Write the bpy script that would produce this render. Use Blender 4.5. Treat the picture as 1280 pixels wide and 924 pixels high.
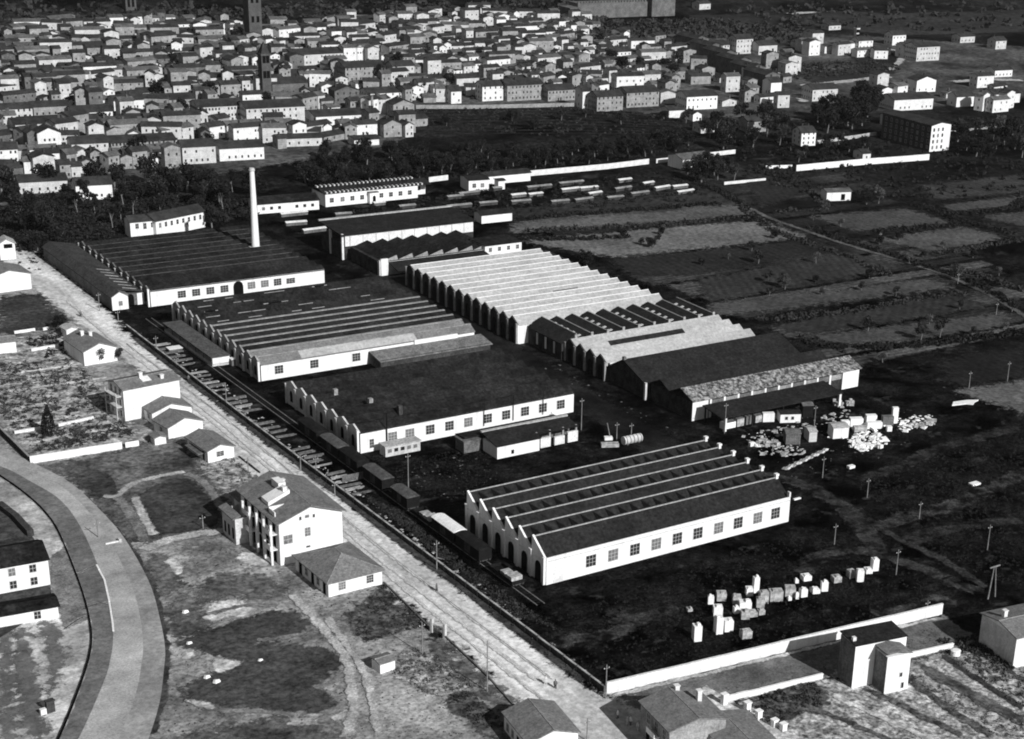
import bpy, bmesh, math, random
import numpy as np
from mathutils import Matrix, Vector
S = bpy.context.scene
for o in list(bpy.data.objects): bpy.data.objects.remove(o)
COL = S.collection
PI = math.pi
# ------------------------------------------------------------------ camera
# world: X runs along the halls, Y along the road, Z up, metres. Camera stands 135 m above the plain.
CH = 135.0
PX, PY = 900.0, 640.0
VA, VB = (3800.0, -88.0), (-895.0, -390.0)
FL = math.sqrt(-((VA[0]-PX)*(VB[0]-PX)+(VA[1]-PY)*(VB[1]-PY)))
def _d(v): return Vector((v[0]-PX, -(v[1]-PY), -FL)).normalized()
AX, AY = _d(VA), _d(VB)
AZ = AX.cross(AY).normalized()
ROT = Matrix((AX, AY, AZ))
cd = bpy.data.cameras.new('camera'); cam = bpy.data.objects.new('camera', cd); COL.objects.link(cam)
cam.matrix_world = Matrix.Translation((0, 0, CH)) @ ROT.to_4x4()
cd.sensor_fit = 'HORIZONTAL'; cd.sensor_width = 36; cd.lens = FL/1280*36
cd.shift_x = (640-PX)/1280; cd.shift_y = (PY-462)/1280
cd.clip_start = 1; cd.clip_end = 12000
S.camera = cam
# ------------------------------------------------------------------ sky, sun, exposure
SUN_EL, SUN_AZ = math.radians(31), math.radians(6)      # shadows fall towards +Y, a little to -X
w = bpy.data.worlds.new('World'); S.world = w; w.use_nodes = True
nt = w.node_tree; nt.nodes.clear()
sky = nt.nodes.new('ShaderNodeTexSky'); sky.sky_type = 'NISHITA'; sky.sun_disc = False
sky.sun_elevation = SUN_EL
sdir = Vector((math.sin(SUN_AZ)*math.cos(SUN_EL), -math.cos(SUN_AZ)*math.cos(SUN_EL), math.sin(SUN_EL)))
sky.sun_rotation = math.atan2(sdir.x, sdir.y)
bw = nt.nodes.new('ShaderNodeRGBToBW'); bg = nt.nodes.new('ShaderNodeBackground'); wo = nt.nodes.new('ShaderNodeOutputWorld')
bg.inputs['Strength'].default_value = 0.05
nt.links.new(sky.outputs[0], bw.inputs[0]); nt.links.new(bw.outputs[0], bg.inputs[0]); nt.links.new(bg.outputs[0], wo.inputs[0])
sl = bpy.data.lights.new('sun', 'SUN'); sl.energy = 5.0; sl.angle = math.radians(0.5); sl.color = (1, 1, 1)
so = bpy.data.objects.new('sun', sl); COL.objects.link(so)
so.rotation_euler = (-sdir).to_track_quat('-Z', 'Y').to_euler()
S.view_settings.view_transform = 'Standard'; S.view_settings.look = 'None'
S.view_settings.exposure = 0.0; S.view_settings.gamma = 1.0
S.cycles.pixel_filter_type = 'BLACKMAN_HARRIS'; S.cycles.filter_width = 1.9
S.cycles.max_bounces = 3; S.cycles.diffuse_bounces = 2
# ------------------------------------------------------------------ helpers
def W(px, py, z=0.0):
    r = ROT @ Vector((px-PX, -(py-PY), -FL)); t = (z-CH)/r.z
    return Vector((r.x*t, r.y*t, z))
def pj(p):
    c = ROT.transposed() @ (Vector(p)-Vector((0, 0, CH)))
    return PX+FL*c.x/-c.z, PY-FL*c.y/-c.z
def lin(v):
    v /= 255.0
    return v/12.92 if v <= .04045 else ((v+.055)/1.055)**2.4
def G(v): return lin(v)/0.90         # albedo of level ground that a grey v in sunlight comes from
def new_mesh(name, vs, fs, mats, mi=None, smooth=False):
    me = bpy.data.meshes.new(name); me.from_pydata([tuple(v) for v in vs], [], fs)
    for m in mats: me.materials.append(m)
    if mi: me.polygons.foreach_set('material_index', mi)
    me.update(); return me
class MB:
    def __init__(s): s.v = []; s.f = []; s.m = []
    def add(s, vs, fs, mi=0):
        b = len(s.v); s.v += [tuple(v) for v in vs]
        for f in fs: s.f.append(tuple(b+i for i in f)); s.m.append(mi)
        return s
    def box(s, x0, x1, y0, y1, z0, z1, mi=0):
        return s.add([(x0,y0,z0),(x1,y0,z0),(x1,y1,z0),(x0,y1,z0),(x0,y0,z1),(x1,y0,z1),(x1,y1,z1),(x0,y1,z1)],
            [(0,3,2,1),(4,5,6,7),(0,1,5,4),(1,2,6,5),(2,3,7,6),(3,0,4,7)], mi)
    def prism(s, pts, x0, x1, axis='x', mi=0):
        n = len(pts)
        if axis == 'x': vs = [(x0,a,b) for a,b in pts]+[(x1,a,b) for a,b in pts]
        elif axis == 'y': vs = [(a,x0,b) for a,b in pts]+[(a,x1,b) for a,b in pts]
        else: vs = [(a,b,x0) for a,b in pts]+[(a,b,x1) for a,b in pts]
        fs = [tuple(range(n-1,-1,-1)), tuple(range(n,2*n))]+[(i,(i+1)%n,n+(i+1)%n,n+i) for i in range(n)]
        return s.add(vs, fs, mi)
    def tube(s, a, b, r0, r1=None, n=6, mi=0):
        a, b = Vector(a), Vector(b); r1 = r0 if r1 is None else r1
        d = (b-a).normalized(); u = d.orthogonal().normalized(); v = d.cross(u)
        ring = lambda c, r: [c+(u*math.cos(2*PI*i/n)+v*math.sin(2*PI*i/n))*r for i in range(n)]
        return s.add(ring(a,r0)+ring(b,r1), [(i,(i+1)%n,n+(i+1)%n,n+i) for i in range(n)]+[tuple(range(n-1,-1,-1)),tuple(range(n,2*n))], mi)
    def mesh(s, name, mats, fix=True):
        if not isinstance(mats, (list, tuple)): mats = [mats]
        me = new_mesh(name, s.v, s.f, mats, s.m)
        if fix:
            bm = bmesh.new(); bm.from_mesh(me); bmesh.ops.recalc_face_normals(bm, faces=bm.faces); bm.to_mesh(me); bm.free()
        return me
    def build(s, name, mats, parent=None, loc=(0,0,0), rz=0):
        return put(name, s.mesh(name, mats), parent, loc, rz)
def put(name, me, parent=None, loc=(0,0,0), rz=0, sc=None):
    o = bpy.data.objects.new(name, me); COL.objects.link(o); o.location = loc
    if rz: o.rotation_euler = (0, 0, rz)
    if sc: o.scale = sc
    if parent: o.parent = parent
    return o
def tag(o, label=None, cat=None, group=None, kind=None):
    if label: o['label'] = label
    if cat: o['category'] = cat
    if group: o['group'] = group
    if kind: o['kind'] = kind
    return o
def thing(name, label, cat, loc=(0,0,0), rz=0, group=None, sc=None):
    o = put(name, None, None, loc, rz, sc); return tag(o, label, cat, group)
def copy_tree(o, parent=None):
    c = o.copy(); COL.objects.link(c); c.parent = parent
    for ch in o.children: copy_tree(ch, c)
    return c
# ------------------------------------------------------------------ materials (all grey: the photograph is black and white)
MATS = {}
def mat(name, a, b=None, scale=.3, grain=.25, gscale=2.6, rough=.9, detail=6, lo=.35, hi=.65, stretch=None, bump=.0, furrow=None, spots=None):
    if name in MATS: return MATS[name]
    m = bpy.data.materials.new(name); m.use_nodes = True; n = m.node_tree.nodes; l = m.node_tree.links
    p = n['Principled BSDF']; p.inputs['Roughness'].default_value = rough
    p.inputs['Specular IOR Level'].default_value = 0 if rough > .85 else .3
    tc = n.new('ShaderNodeTexCoord'); src = tc.outputs['Object']
    def mapped(sc3):
        mp = n.new('ShaderNodeMapping'); mp.inputs['Scale'].default_value = sc3; l.new(src, mp.inputs[0]); return mp.outputs[0]
    n1 = n.new('ShaderNodeTexNoise'); n1.inputs['Scale'].default_value = scale; n1.inputs['Detail'].default_value = detail; n1.inputs['Roughness'].default_value = .62
    l.new(mapped(stretch) if stretch else src, n1.inputs['Vector'])
    r = n.new('ShaderNodeValToRGB'); b = a if b is None else b
    r.color_ramp.elements[0].position = lo; r.color_ramp.elements[0].color = (a,a,a,1)
    r.color_ramp.elements[1].position = hi; r.color_ramp.elements[1].color = (b,b,b,1)
    l.new(n1.outputs[0], r.inputs[0]); out = r.outputs[0]
    def mul(x, f0, f1, fac, p0=.3, p1=.7):
        rr = n.new('ShaderNodeMapRange'); rr.inputs[1].default_value = p0; rr.inputs[2].default_value = p1
        rr.inputs[3].default_value = f0; rr.inputs[4].default_value = f1; l.new(fac, rr.inputs[0])
        mx = n.new('ShaderNodeMix'); mx.data_type = 'RGBA'; mx.blend_type = 'MULTIPLY'; mx.inputs[0].default_value = 1
        l.new(x, mx.inputs[6]); l.new(rr.outputs[0], mx.inputs[7]); return mx.outputs[2]
    if grain:
        n2 = n.new('ShaderNodeTexNoise'); n2.inputs['Scale'].default_value = gscale; n2.inputs['Detail'].default_value = 3
        n2.inputs['Roughness'].default_value = .8
        l.new(src, n2.inputs['Vector']); out = mul(out, max(0,1-grain*1.5), 1+grain*1.5, n2.outputs[0], .34, .66)
        n4 = n.new('ShaderNodeTexNoise'); n4.inputs['Scale'].default_value = scale*4.3+.11; n4.inputs['Detail'].default_value = 4
        l.new(src, n4.inputs['Vector']); out = mul(out, 1-grain*.8, 1+grain*.8, n4.outputs[0])
    if furrow:                       # (angle, lines per metre, depth)
        mp = n.new('ShaderNodeMapping'); mp.inputs['Rotation'].default_value = (0,0,furrow[0]); l.new(src, mp.inputs[0])
        wv = n.new('ShaderNodeTexWave'); wv.inputs['Scale'].default_value = furrow[1]; wv.inputs['Distortion'].default_value = 2.5; wv.inputs['Detail'].default_value = 3
        l.new(mp.outputs[0], wv.inputs['Vector']); out = mul(out, 1-furrow[2], 1+furrow[2], wv.outputs['Fac'], 0, 1)
    if spots:                        # (scale, threshold, value)
        n3 = n.new('ShaderNodeTexNoise'); n3.inputs['Scale'].default_value = spots[0]; n3.inputs['Detail'].default_value = 7; n3.inputs['Roughness'].default_value = .7
        l.new(mapped((1.0,1.25,1)), n3.inputs['Vector'])
        rr = n.new('ShaderNodeMapRange'); rr.inputs[1].default_value = spots[1]; rr.inputs[2].default_value = spots[1]+.12; l.new(n3.outputs[0], rr.inputs[0])
        mx = n.new('ShaderNodeMix'); mx.data_type = 'RGBA'; l.new(rr.outputs[0], mx.inputs[0]); l.new(out, mx.inputs[6])
        v = spots[2]; mx.inputs[7].default_value = (v,v,v,1); out = mx.outputs[2]
    if bump:
        bp = n.new('ShaderNodeBump'); bp.inputs['Strength'].default_value = bump; bp.inputs['Distance'].default_value = .5
        nb = n.new('ShaderNodeTexNoise'); nb.inputs['Scale'].default_value = .9; nb.inputs['Detail'].default_value = 5; l.new(src, nb.inputs['Vector'])
        l.new(nb.outputs[0], bp.inputs['Height']); l.new(bp.outputs[0], p.inputs['Normal'])
    l.new(out, p.inputs['Base Color']); MATS[name] = m
    return m
M = dict(
 white = mat('white_plaster', .80, .58, scale=.8, grain=.05, stretch=(1,1,.12), lo=.45, hi=.8),
 white2 = mat('old_white_plaster', .72, .5, scale=.5, grain=.12, lo=.45, hi=.8),
 pale = mat('pale_plaster', .6, .42, scale=.4, grain=.12),
 grey = mat('grey_plaster', .34, .2, scale=.4, grain=.2),
 dim = mat('dim_stone', .16, .09, scale=.3, grain=.25),
 darkw = mat('dark_wall', .07, .04, scale=.4, grain=.3),
 pale_tile = mat('pale_ridge_tile', .28, .2, scale=2, grain=.3),
 soot = mat('sooty_wall', .05, .02, scale=.5, grain=.3),
 roof = mat('dark_roof', .027, .017, scale=.25, grain=.3, gscale=1.6),
 roof2 = mat('worn_dark_roof', .026, .012, scale=.12, grain=.4, gscale=1.6, spots=(.16, .60, .05)),
 roofm = mat('mid_tile_roof', .20, .14, scale=.35, grain=.22, gscale=2.5),
 rooff = mat('far_tile_roof', .05, .025, scale=.3, grain=.3, gscale=.6),
 roofg = mat('far_grey_roof', .13, .07, scale=.3, grain=.3, gscale=.6),
 roofw = mat('white_sheet_roof', .44, .33, scale=.3, grain=.14, gscale=1.2, stretch=(.35,1,1)),
 patch = mat('patched_roof', .30, .05, scale=.9, grain=.5, gscale=1.6, lo=.4, hi=.6),
 ridge = mat('ridge_tile', .42, .3, scale=.6, grain=.2),
 glass = mat('dark_glass', .012, .02, scale=.8, grain=.1, rough=.4),
 glass2 = mat('grey_reflection_glass', .10, .20, scale=1.5, grain=.3, rough=.3),  # reflection painted in as a paler grey pane
 frame = mat('window_frame_paint', .5, .42, grain=.08),
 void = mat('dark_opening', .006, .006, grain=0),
 wood = mat('weathered_wood', .16, .09, scale=1.2, grain=.3),
 darkwood = mat('tarred_wood', .016, .01, scale=1.2, grain=.3),
 pole = mat('pole_wood', .25, .16, scale=1.0, grain=.2),
 conc = mat('pale_concrete', .9, .75, scale=.9, grain=.08),
 concd = mat('stained_concrete', .55, .2, scale=1.3, grain=.35),
 leaf = mat('leaves_dark', .014, .028, scale=.5, grain=.4),
 leafm = mat('leaves_mid', .026, .05, scale=.5, grain=.4),
 leafl = mat('leaves_light', .06, .11, scale=.6, grain=.4),
 bark = mat('pale_bark', .22, .14, scale=1.5, grain=.2),
 dirt = mat('heaped_earth', .3, .12, scale=.8, grain=.3),
 yard = mat('yard_grass', G(1), G(30), scale=.09, grain=.8, gscale=1.8, lo=.40, hi=.66, bump=.8, spots=(.16, .575, G(62))),
 field = mat('far_field', G(6), G(42), scale=.02, grain=.7, gscale=.6, lo=.38, hi=.66, spots=(.06,.6,G(60))),
 road = mat('dusty_road', G(158), G(218), scale=.10, grain=.2, gscale=1.1, lo=.36, hi=.62, stretch=(1.3,.30,1)),
 waste = mat('waste_ground', G(84), G(168), scale=.06, grain=.32, gscale=1.2, lo=.36, hi=.66, bump=.3, spots=(.08,.60,G(200))),
 lawn = mat('rough_lawn', G(52), G(112), scale=.09, grain=.4, gscale=1.0, bump=.25),
 lawnd = mat('dark_lawn', G(44), G(74), scale=.11, grain=.36, gscale=1.0, bump=.2),
 path = mat('trodden_path', G(135), G(185), scale=.25, grain=.3),
 lane = mat('lane_dirt', G(60), G(95), scale=.1, grain=.4),
 track = mat('track_surface', G(122), G(158), scale=.05, grain=.18, gscale=1.4),
 trackd = mat('track_inner_lane', G(90), G(114), scale=.06, grain=.22, gscale=1.4),
 track2 = mat('infield_sand', G(130), G(200), scale=.07, grain=.24, gscale=1.2, lo=.4, hi=.62),
 plot = mat('garden_soil', G(84), G(176), scale=.35, grain=.45, gscale=1.0, bump=.3),
 plotd = mat('garden_soil_dark', G(50), G(98), scale=.35, grain=.45, gscale=1.0, bump=.3),
 plotl = mat('garden_soil_pale', G(140), G(215), scale=.2, grain=.3, gscale=1.1, bump=.25),
 void2 = mat('mound_shade_grass', G(12), G(24), scale=.3, grain=.3),
 plotm = mat('garden_soil_mid', G(96), G(176), scale=.3, grain=.45, gscale=1.2, bump=.4),
 townm = mat('town_ground', G(34), G(92), scale=.03, grain=.4, gscale=.4),
)
RND = random.Random(7)
# ------------------------------------------------------------------ ground sheets
def wpoly(px): return [W(*p) for p in px]
def rough_poly(pts, step=4.0, jit=.5, seed=1):
    r = random.Random(seed); out = []
    for i, a in enumerate(pts):
        b = pts[(i+1) % len(pts)]; n = max(1, int((b-a).length/step)); nn = Vector((-(b-a).y, (b-a).x, 0)).normalized() if (b-a).length else Vector()
        for k in range(n):
            out.append(a.lerp(b, k/n)+nn*r.uniform(-jit, jit)*min(1, (b-a).length/3))
    return out
def spline(pts, n=6):
    out = []
    for i in range(len(pts)-1):
        p0 = pts[max(i-1,0)]; p1 = pts[i]; p2 = pts[i+1]; p3 = pts[min(i+2,len(pts)-1)]
        for k in range(n):
            t = k/n; out.append(.5*((2*p1)+(p2-p0)*t+(2*p0-5*p1+4*p2-p3)*t*t+(3*p1-p0-3*p2+p3)*t**3))
    out.append(pts[-1]); return out
_sm = {}
_lv = [0]
def lift(lvl):
    _lv[0] += 1; return lvl*.04+_lv[0]*.0003
def chaikin(p, n=2):
    d = []
    for i, a in enumerate(p):
        b = p[(i+1) % len(p)]; k = max(1, int((b-a).length/6)); d += [a.lerp(b, j/k) for j in range(k)]
    p = d
    for _ in range(n):
        q = []
        for i, a in enumerate(p):
            b = p[(i+1) % len(p)]; q += [a.lerp(b,.25), a.lerp(b,.75)]
        p = q
    return p
def softmat(m):
    if m.name in _sm: return _sm[m.name]
    c = m.copy(); c.name = m.name+'_soft_edge'; n = c.node_tree.nodes; l = c.node_tree.links
    at = n.new('ShaderNodeAttribute'); at.attribute_name = 'fade'
    tc = n.new('ShaderNodeTexCoord'); nz = n.new('ShaderNodeTexNoise'); nz.inputs['Scale'].default_value = .42; nz.inputs['Detail'].default_value = 7; nz.inputs['Roughness'].default_value = .75
    l.new(tc.outputs['Object'], nz.inputs['Vector'])
    ad = n.new('ShaderNodeMath'); ad.operation = 'ADD'; l.new(at.outputs['Fac'], ad.inputs[0]); sc_ = n.new('ShaderNodeMapRange'); sc_.inputs[1].default_value = .33; sc_.inputs[2].default_value = .67; l.new(nz.outputs[0], sc_.inputs[0]); l.new(sc_.outputs[0], ad.inputs[1])
    mr = n.new('ShaderNodeMapRange'); mr.inputs[1].default_value = .75; mr.inputs[2].default_value = 1.1; l.new(ad.outputs[0], mr.inputs[0])
    l.new(mr.outputs[0], n['Principled BSDF'].inputs['Alpha'])
    _sm[m.name] = c; return c
def sheet(name, pts, m, lvl, jit=.5, step=4.0, seed=1, world=False, soft=None, rnd=True):
    pts = [Vector((p[0],p[1],0)) for p in pts] if world else wpoly(pts)
    if jit: pts = rough_poly(chaikin(pts) if rnd else pts, step, jit, seed)
    else: soft = 0
    if soft is None:
        xs = [p.x for p in pts]; ys = [p.y for p in pts]; soft = min(3.0, .16*min(max(xs)-min(xs), max(ys)-min(ys)))
    z = lift(lvl)
    if soft:
        p = np.array([(q.x,q.y) for q in pts]); q2 = np.roll(p, -1, 0); e = q2-p; L2 = (e**2).sum(1)+1e-9
        lo, hi = p.min(0)-soft, p.max(0)+soft; g = max(.55, soft*.55, (hi-lo).max()/150)
        nx, ny = int((hi[0]-lo[0])/g)+2, int((hi[1]-lo[1])/g)+2
        X, Y = np.meshgrid(lo[0]+np.arange(nx)*g, lo[1]+np.arange(ny)*g); P_ = np.stack([X.ravel(), Y.ravel()], 1)
        d2 = np.full(len(P_), 1e18); ins = np.zeros(len(P_), bool)
        for k in range(len(p)):
            v = P_-p[k]; t = np.clip((v@e[k])/L2[k], 0, 1); d2 = np.minimum(d2, ((v-t[:,None]*e[k])**2).sum(1))
            if p[k][1] != q2[k][1]:
                cr = ((p[k][1] > P_[:,1]) != (q2[k][1] > P_[:,1])) & (P_[:,0] < (q2[k][0]-p[k][0])*(P_[:,1]-p[k][1])/(q2[k][1]-p[k][1])+p[k][0]); ins ^= cr
        sd = np.sqrt(d2)*np.where(ins, 1, -1); fade = np.clip(.45+sd/(2*soft), 0, 1)
        I = np.arange(nx*ny).reshape(ny, nx); F4 = np.stack([I[:-1,:-1], I[:-1,1:], I[1:,1:], I[1:,:-1]], -1).reshape(-1,4)
        F4 = F4[fade[F4].max(1) > .02]; used, inv = np.unique(F4, return_inverse=True); F4 = inv.reshape(-1,4)
        me = bpy.data.meshes.new(name); me.from_pydata([(float(x),float(y),z) for x, y in P_[used]], [], F4.tolist())
        at = me.attributes.new('fade', 'FLOAT', 'POINT'); at.data.foreach_set('value', fade[used].astype(np.float32))
        me.materials.append(softmat(m)); me.update(); o = put(name, me); o['kind'] = 'structure'; return o
    bm = bmesh.new(); vs = [bm.verts.new((p.x, p.y, z)) for p in pts]; f = bm.faces.new(vs)
    f.normal_update()
    if f.normal.z < 0: f.normal_flip()
    bmesh.ops.triangulate(bm, faces=bm.faces[:]); me = bpy.data.meshes.new(name); bm.to_mesh(me); bm.free(); me.materials.append(m)
    o = put(name, me); o['kind'] = 'structure'; return o
def strip(name, pts, width, m, lvl, world=False, jit=.2, seed=1, soft=.35):
    r = random.Random(seed)
    p = spline([Vector((q[0],q[1],0)) for q in pts] if world else wpoly(pts), 6)
    rows = []
    for i, a in enumerate(p):
        d = (p[min(i+1,len(p)-1)]-p[max(i-1,0)]).normalized(); n = Vector((-d.y, d.x, 0))
        ww = width/2; e = ww*.45+.3
        rows.append([a+n*(ww+e+r.uniform(-jit,jit)), a+n*(ww-e*.6), a-n*(ww-e*.6), a-n*(ww+e+r.uniform(-jit,jit))])
    n = len(p); z = lift(lvl)
    vs = [(v.x,v.y,z) for k in range(4) for v in [q[k] for q in rows]]
    me = new_mesh(name, vs, [(k*n+i, (k+1)*n+i, (k+1)*n+i+1, k*n+i+1) for k in range(3) for i in range(n-1)], [softmat(m)])
    bm = bmesh.new(); bm.from_mesh(me); fl = bm.verts.layers.float_color.new('fade'); bm.verts.ensure_lookup_table()
    for i, v in enumerate(bm.verts):
        k = 1.0 if (n <= i < 3*n and 0 < i % n < n-1) else 0.0; v[fl] = (k,k,k,1)
    bm.normal_update()
    for f in bm.faces:
        if f.normal.z < 0: f.normal_flip()
    bm.to_mesh(me); bm.free()
    o = put(name, me); o['kind'] = 'structure'; return o
# plain, one sheet to the horizon, rising to hills beyond the town
def terrain():
    xs = np.concatenate([np.linspace(-3500,-800,10), np.linspace(-600,1800,41), np.linspace(2200,5000,9)])
    ys = np.concatenate([np.linspace(-400,700,12), np.linspace(730,1500,30), np.linspace(1600,5200,20)])
    def z(x, y):
        t = max(0, y-(915-.12*(x-300)))
        h = 260*(1-math.exp(-(t/1500)**1.3))*(1+.25*math.sin(x*.0021+1)+.15*math.sin(x*.0053+y*.002))
        return h
    vs = [(x,y,z(x,y)) for y in ys for x in xs]; nx = len(xs)
    fs = [(j*nx+i, j*nx+i+1, (j+1)*nx+i+1, (j+1)*nx+i) for j in range(len(ys)-1) for i in range(nx-1)]
    me = new_mesh('ground', vs, fs, [M['field']])
    for p in me.polygons: p.use_smooth = True
    put('ground', me)['kind'] = 'structure'
    return z
HZ = terrain()
YARD = [(135.5,197),(195,190),(262,175),(330,190),(400,250),(420,330),(300,440),(320,500),(292,560),(150,500),(134,480)]
sheet('factory_yard', YARD, M['yard'], 1, world=True, jit=1.0, rnd=False)
sheet('field', [(870,420),(1000,400),(1280,440),(1400,900),(1190,800),(1100,640),(1040,520)], M['yard'], 2, jit=1.0)
sheet('town_ground', [(-150,250),(-150,30),(500,26),(1000,40),(1300,60),(1300,120),(1000,150),(880,150),(720,132),(520,132),(500,180),(380,200),(200,230),(130,262)], M['townm'], 1, jit=2, step=20)
# west of the road
sheet('waste_ground', [(-160,395),(42,352),(60,352),(150,440),(250,520),(330,605),(470,735),(600,850),(690,925),(800,1010),(400,1200),(-300,1200)], M['waste'], 3)
sheet('road', [(122,180),(118,120),(126,60),(150,60),(150,150),(136.2,190),(134.2,195),(134.2,410),(137.0,432),(137.5,500),(128,500),(126.5,440),(126.3,400),(127,360),(124.5,316),(123.6,263),(123.2,222)], M['road'], 6, world=True, jit=.25, step=3, soft=1.0, rnd=False)
sheet('path', [(0,372),(60,366),(70,420),(40,400),(0,395)], M['lawnd'], 4)
sheet('lawn', [(0,374),(45,368),(80,395),(90,405),(40,415),(0,420)], M['lawnd'], 5)
sheet('garden_ground', [(0,425),(85,415),(110,460),(142,500),(150,530),(205,550),(40,578),(0,530)], M['plot'], 4)
sheet('meadow', [(60,585),(155,563),(225,550),(262,590),(285,640),(275,662),(190,680),(160,680),(125,640),(90,605)], M['lawn'], 5, jit=.6)
sheet('lawn', [(172,620),(200,606),(232,598),(245,605),(262,622),(276,650),(268,660),(200,672),(192,660)], M['lawnd'], 7, soft=.7)
sheet('lawn', [(92,600),(125,592),(140,600),(150,615),(135,625),(112,618)], M['lawnd'], 6)
strip('footpath', [(128,622),(146,622),(158,612),(172,604),(200,597),(232,591)], 1.2, M['path'], 8)
strip('footpath', [(146,622),(160,640),(172,660),(182,680)], 1.6, mat('worn_path', G(92), G(132), scale=.3, grain=.3), 8)
strip('footpath', [(232,593),(252,603),(268,622),(284,650),(284,664)], 1.3, mat('worn_path', 0), 8)
strip('footpath', [(168,622),(178,645),(192,672)], 1.2, M['path'], 8)
strip('footpath', [(178,690),(215,676),(262,667),(290,665)], 2.2, M['path'], 8)
Z3 = lambda *q: [(180+a/3.787, 680+b/3.787) for a, b in q]
sheet('dark_grass_patch', Z3((130,480),(250,430),(330,400),(500,350),(650,310),(740,345),(775,375),(768,430),(640,455),(520,465),(640,480),(760,490),(900,515),(945,560),(930,600),(860,640),(790,675),(900,715),(905,750),(885,795),(700,805),(560,790),(350,760),(180,735),(200,680),(240,645),(330,620),(480,568),(380,548),(300,530),(240,505)), mat('planted_mound', G(54), G(80), scale=.1, grain=.35, gscale=1.2, bump=.4), 6, soft=1.5)

for q in ((530,462),(640,452),(770,428)),((800,690),(900,660),(945,600)),((300,345),(470,300),(640,300)),((200,745),(350,790),(560,800),(720,815)): strip('footpath', Z3(*q), .9, mat('worn_path', 0), 7, jit=.3)
sheet('dark_grass_patch', Z3((290,160),(480,130),(600,170),(680,220),(600,260),(450,250),(330,260),(280,300),(240,250)), M['lawn'], 5, jit=1)
sheet('dark_grass_patch', Z3((0,60),(100,40),(160,130),(200,200),(110,250),(60,250)), M['lawn'], 5, jit=.7)
sheet('dark_grass_patch', Z3((90,300),(230,230),(290,330),(300,420),(100,470)), M['lawn'], 5, jit=.7)
sheet('grass_verge', Z3((215,924),(240,890),(330,860),(600,835),(760,850),(900,900),(980,960),(600,1050),(200,1000)), M['lawn'], 5)
sheet('dirt_patch', Z3((320,590),(330,545),(400,560),(480,570),(400,600),(350,615)), M['plotl'], 7)
sheet('dirt_patch', Z3((190,740),(340,765),(330,790),(240,775)), M['plotl'], 7)
sheet('dirt_patch', Z3((880,830),(970,780),(960,820),(910,845)), M['plotl'], 7)
sheet('dirt_patch', Z3((170,530),(230,500),(250,540),(190,560)), M['plotl'], 7)
sheet('dirt_patch', Z3((270,350),(390,330),(370,370),(310,365)), M['plotl'], 7)
strip('footpath', Z3((690,240),(800,350),(900,470),(960,560),(985,700),(990,800),(960,924)), 1.3, M['path'], 8)
strip('footpath', Z3((860,350),(1010,560),(1070,700),(1110,924)), 1.0, M['path'], 8)
# gardens by the road
Z4 = lambda *q: [(320+a/3.848, 684+b/3.848) for a, b in q]
sheet('garden_ground', Z4((420,345),(620,190),(820,350),(800,385),(520,465)), M['plotd'], 5)
sheet('garden_ground', Z4((820,490),(900,430),(1280,720),(1270,760),(1130,770),(900,600)), M['lawn'], 5)
sheet('garden_ground', Z4((640,620),(760,480),(830,530),(1130,700),(1010,690),(860,720)), M['plot'], 6)
sheet('garden_ground', Z4((870,750),(1020,690),(1120,780),(1230,900),(1180,960),(1040,860)), M['plotd'], 6)
sheet('garden_ground', [(240,578),(292,570),(300,590),(330,605),(292,622),(270,605)], M['plot'], 5)
# south of the works wall
sheet('grass_verge', [(764,871),(862,847),(1020,809),(1178,771),(1222,798),(1195,814),(1028,851),(905,880),(850,905),(800,925)], mat('mown_verge', G(78), G(112), scale=.12, grain=.28), 4, rnd=False, soft=.8)
strip('path', [(764,872),(862,848.5),(1020,810.5),(1176,773)], .7, M['path'], 7, jit=.25)
sheet('garden_ground', [(860,905),(1000,856),(1190,816),(1225,802),(1300,850),(1340,960),(900,980)], M['plotm'], 5)
sheet('terrace', [(864,866),(880,860),(935,888),(1000,925),(940,935),(893,892)], M['plotl'], 7, jit=.2, rnd=False, soft=.3)
for k in range(7): strip('garden_row', [(1000+k*38,880-k*10),(1060+k*38,905-k*8),(1130+k*38,935-k*6)], 1.0, M['plotl' if k%2 else 'plotd'], 8, jit=.4)
Z5 = lambda *q: [(950+a/3.848, 684+b/3.848) for a, b in q]
sheet('garden_ground', Z5((30,700),(240,640),(310,700),(350,760),(120,850),(-100,860)), M['plotd'], 6, jit=.8)
sheet('garden_ground', Z5((690,560),(790,560),(1280,840),(1280,924),(1180,924)), M['plot'], 6, jit=.6)
sheet('garden_ground', Z5((850,500),(990,480),(1280,650),(1280,800)), M['plot'], 6, jit=.6)
strip('footpath', Z5((760,570),(1000,700),(1280,850)), 1.6, M['lawn'], 8)
strip('footpath', Z5((870,520),(1070,660),(1280,790)), 1.0, M['lawnd'], 8)
strip('footpath', Z5((690,620),(900,780),(1130,924)), 1.4, M['plotd'], 8)
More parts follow.
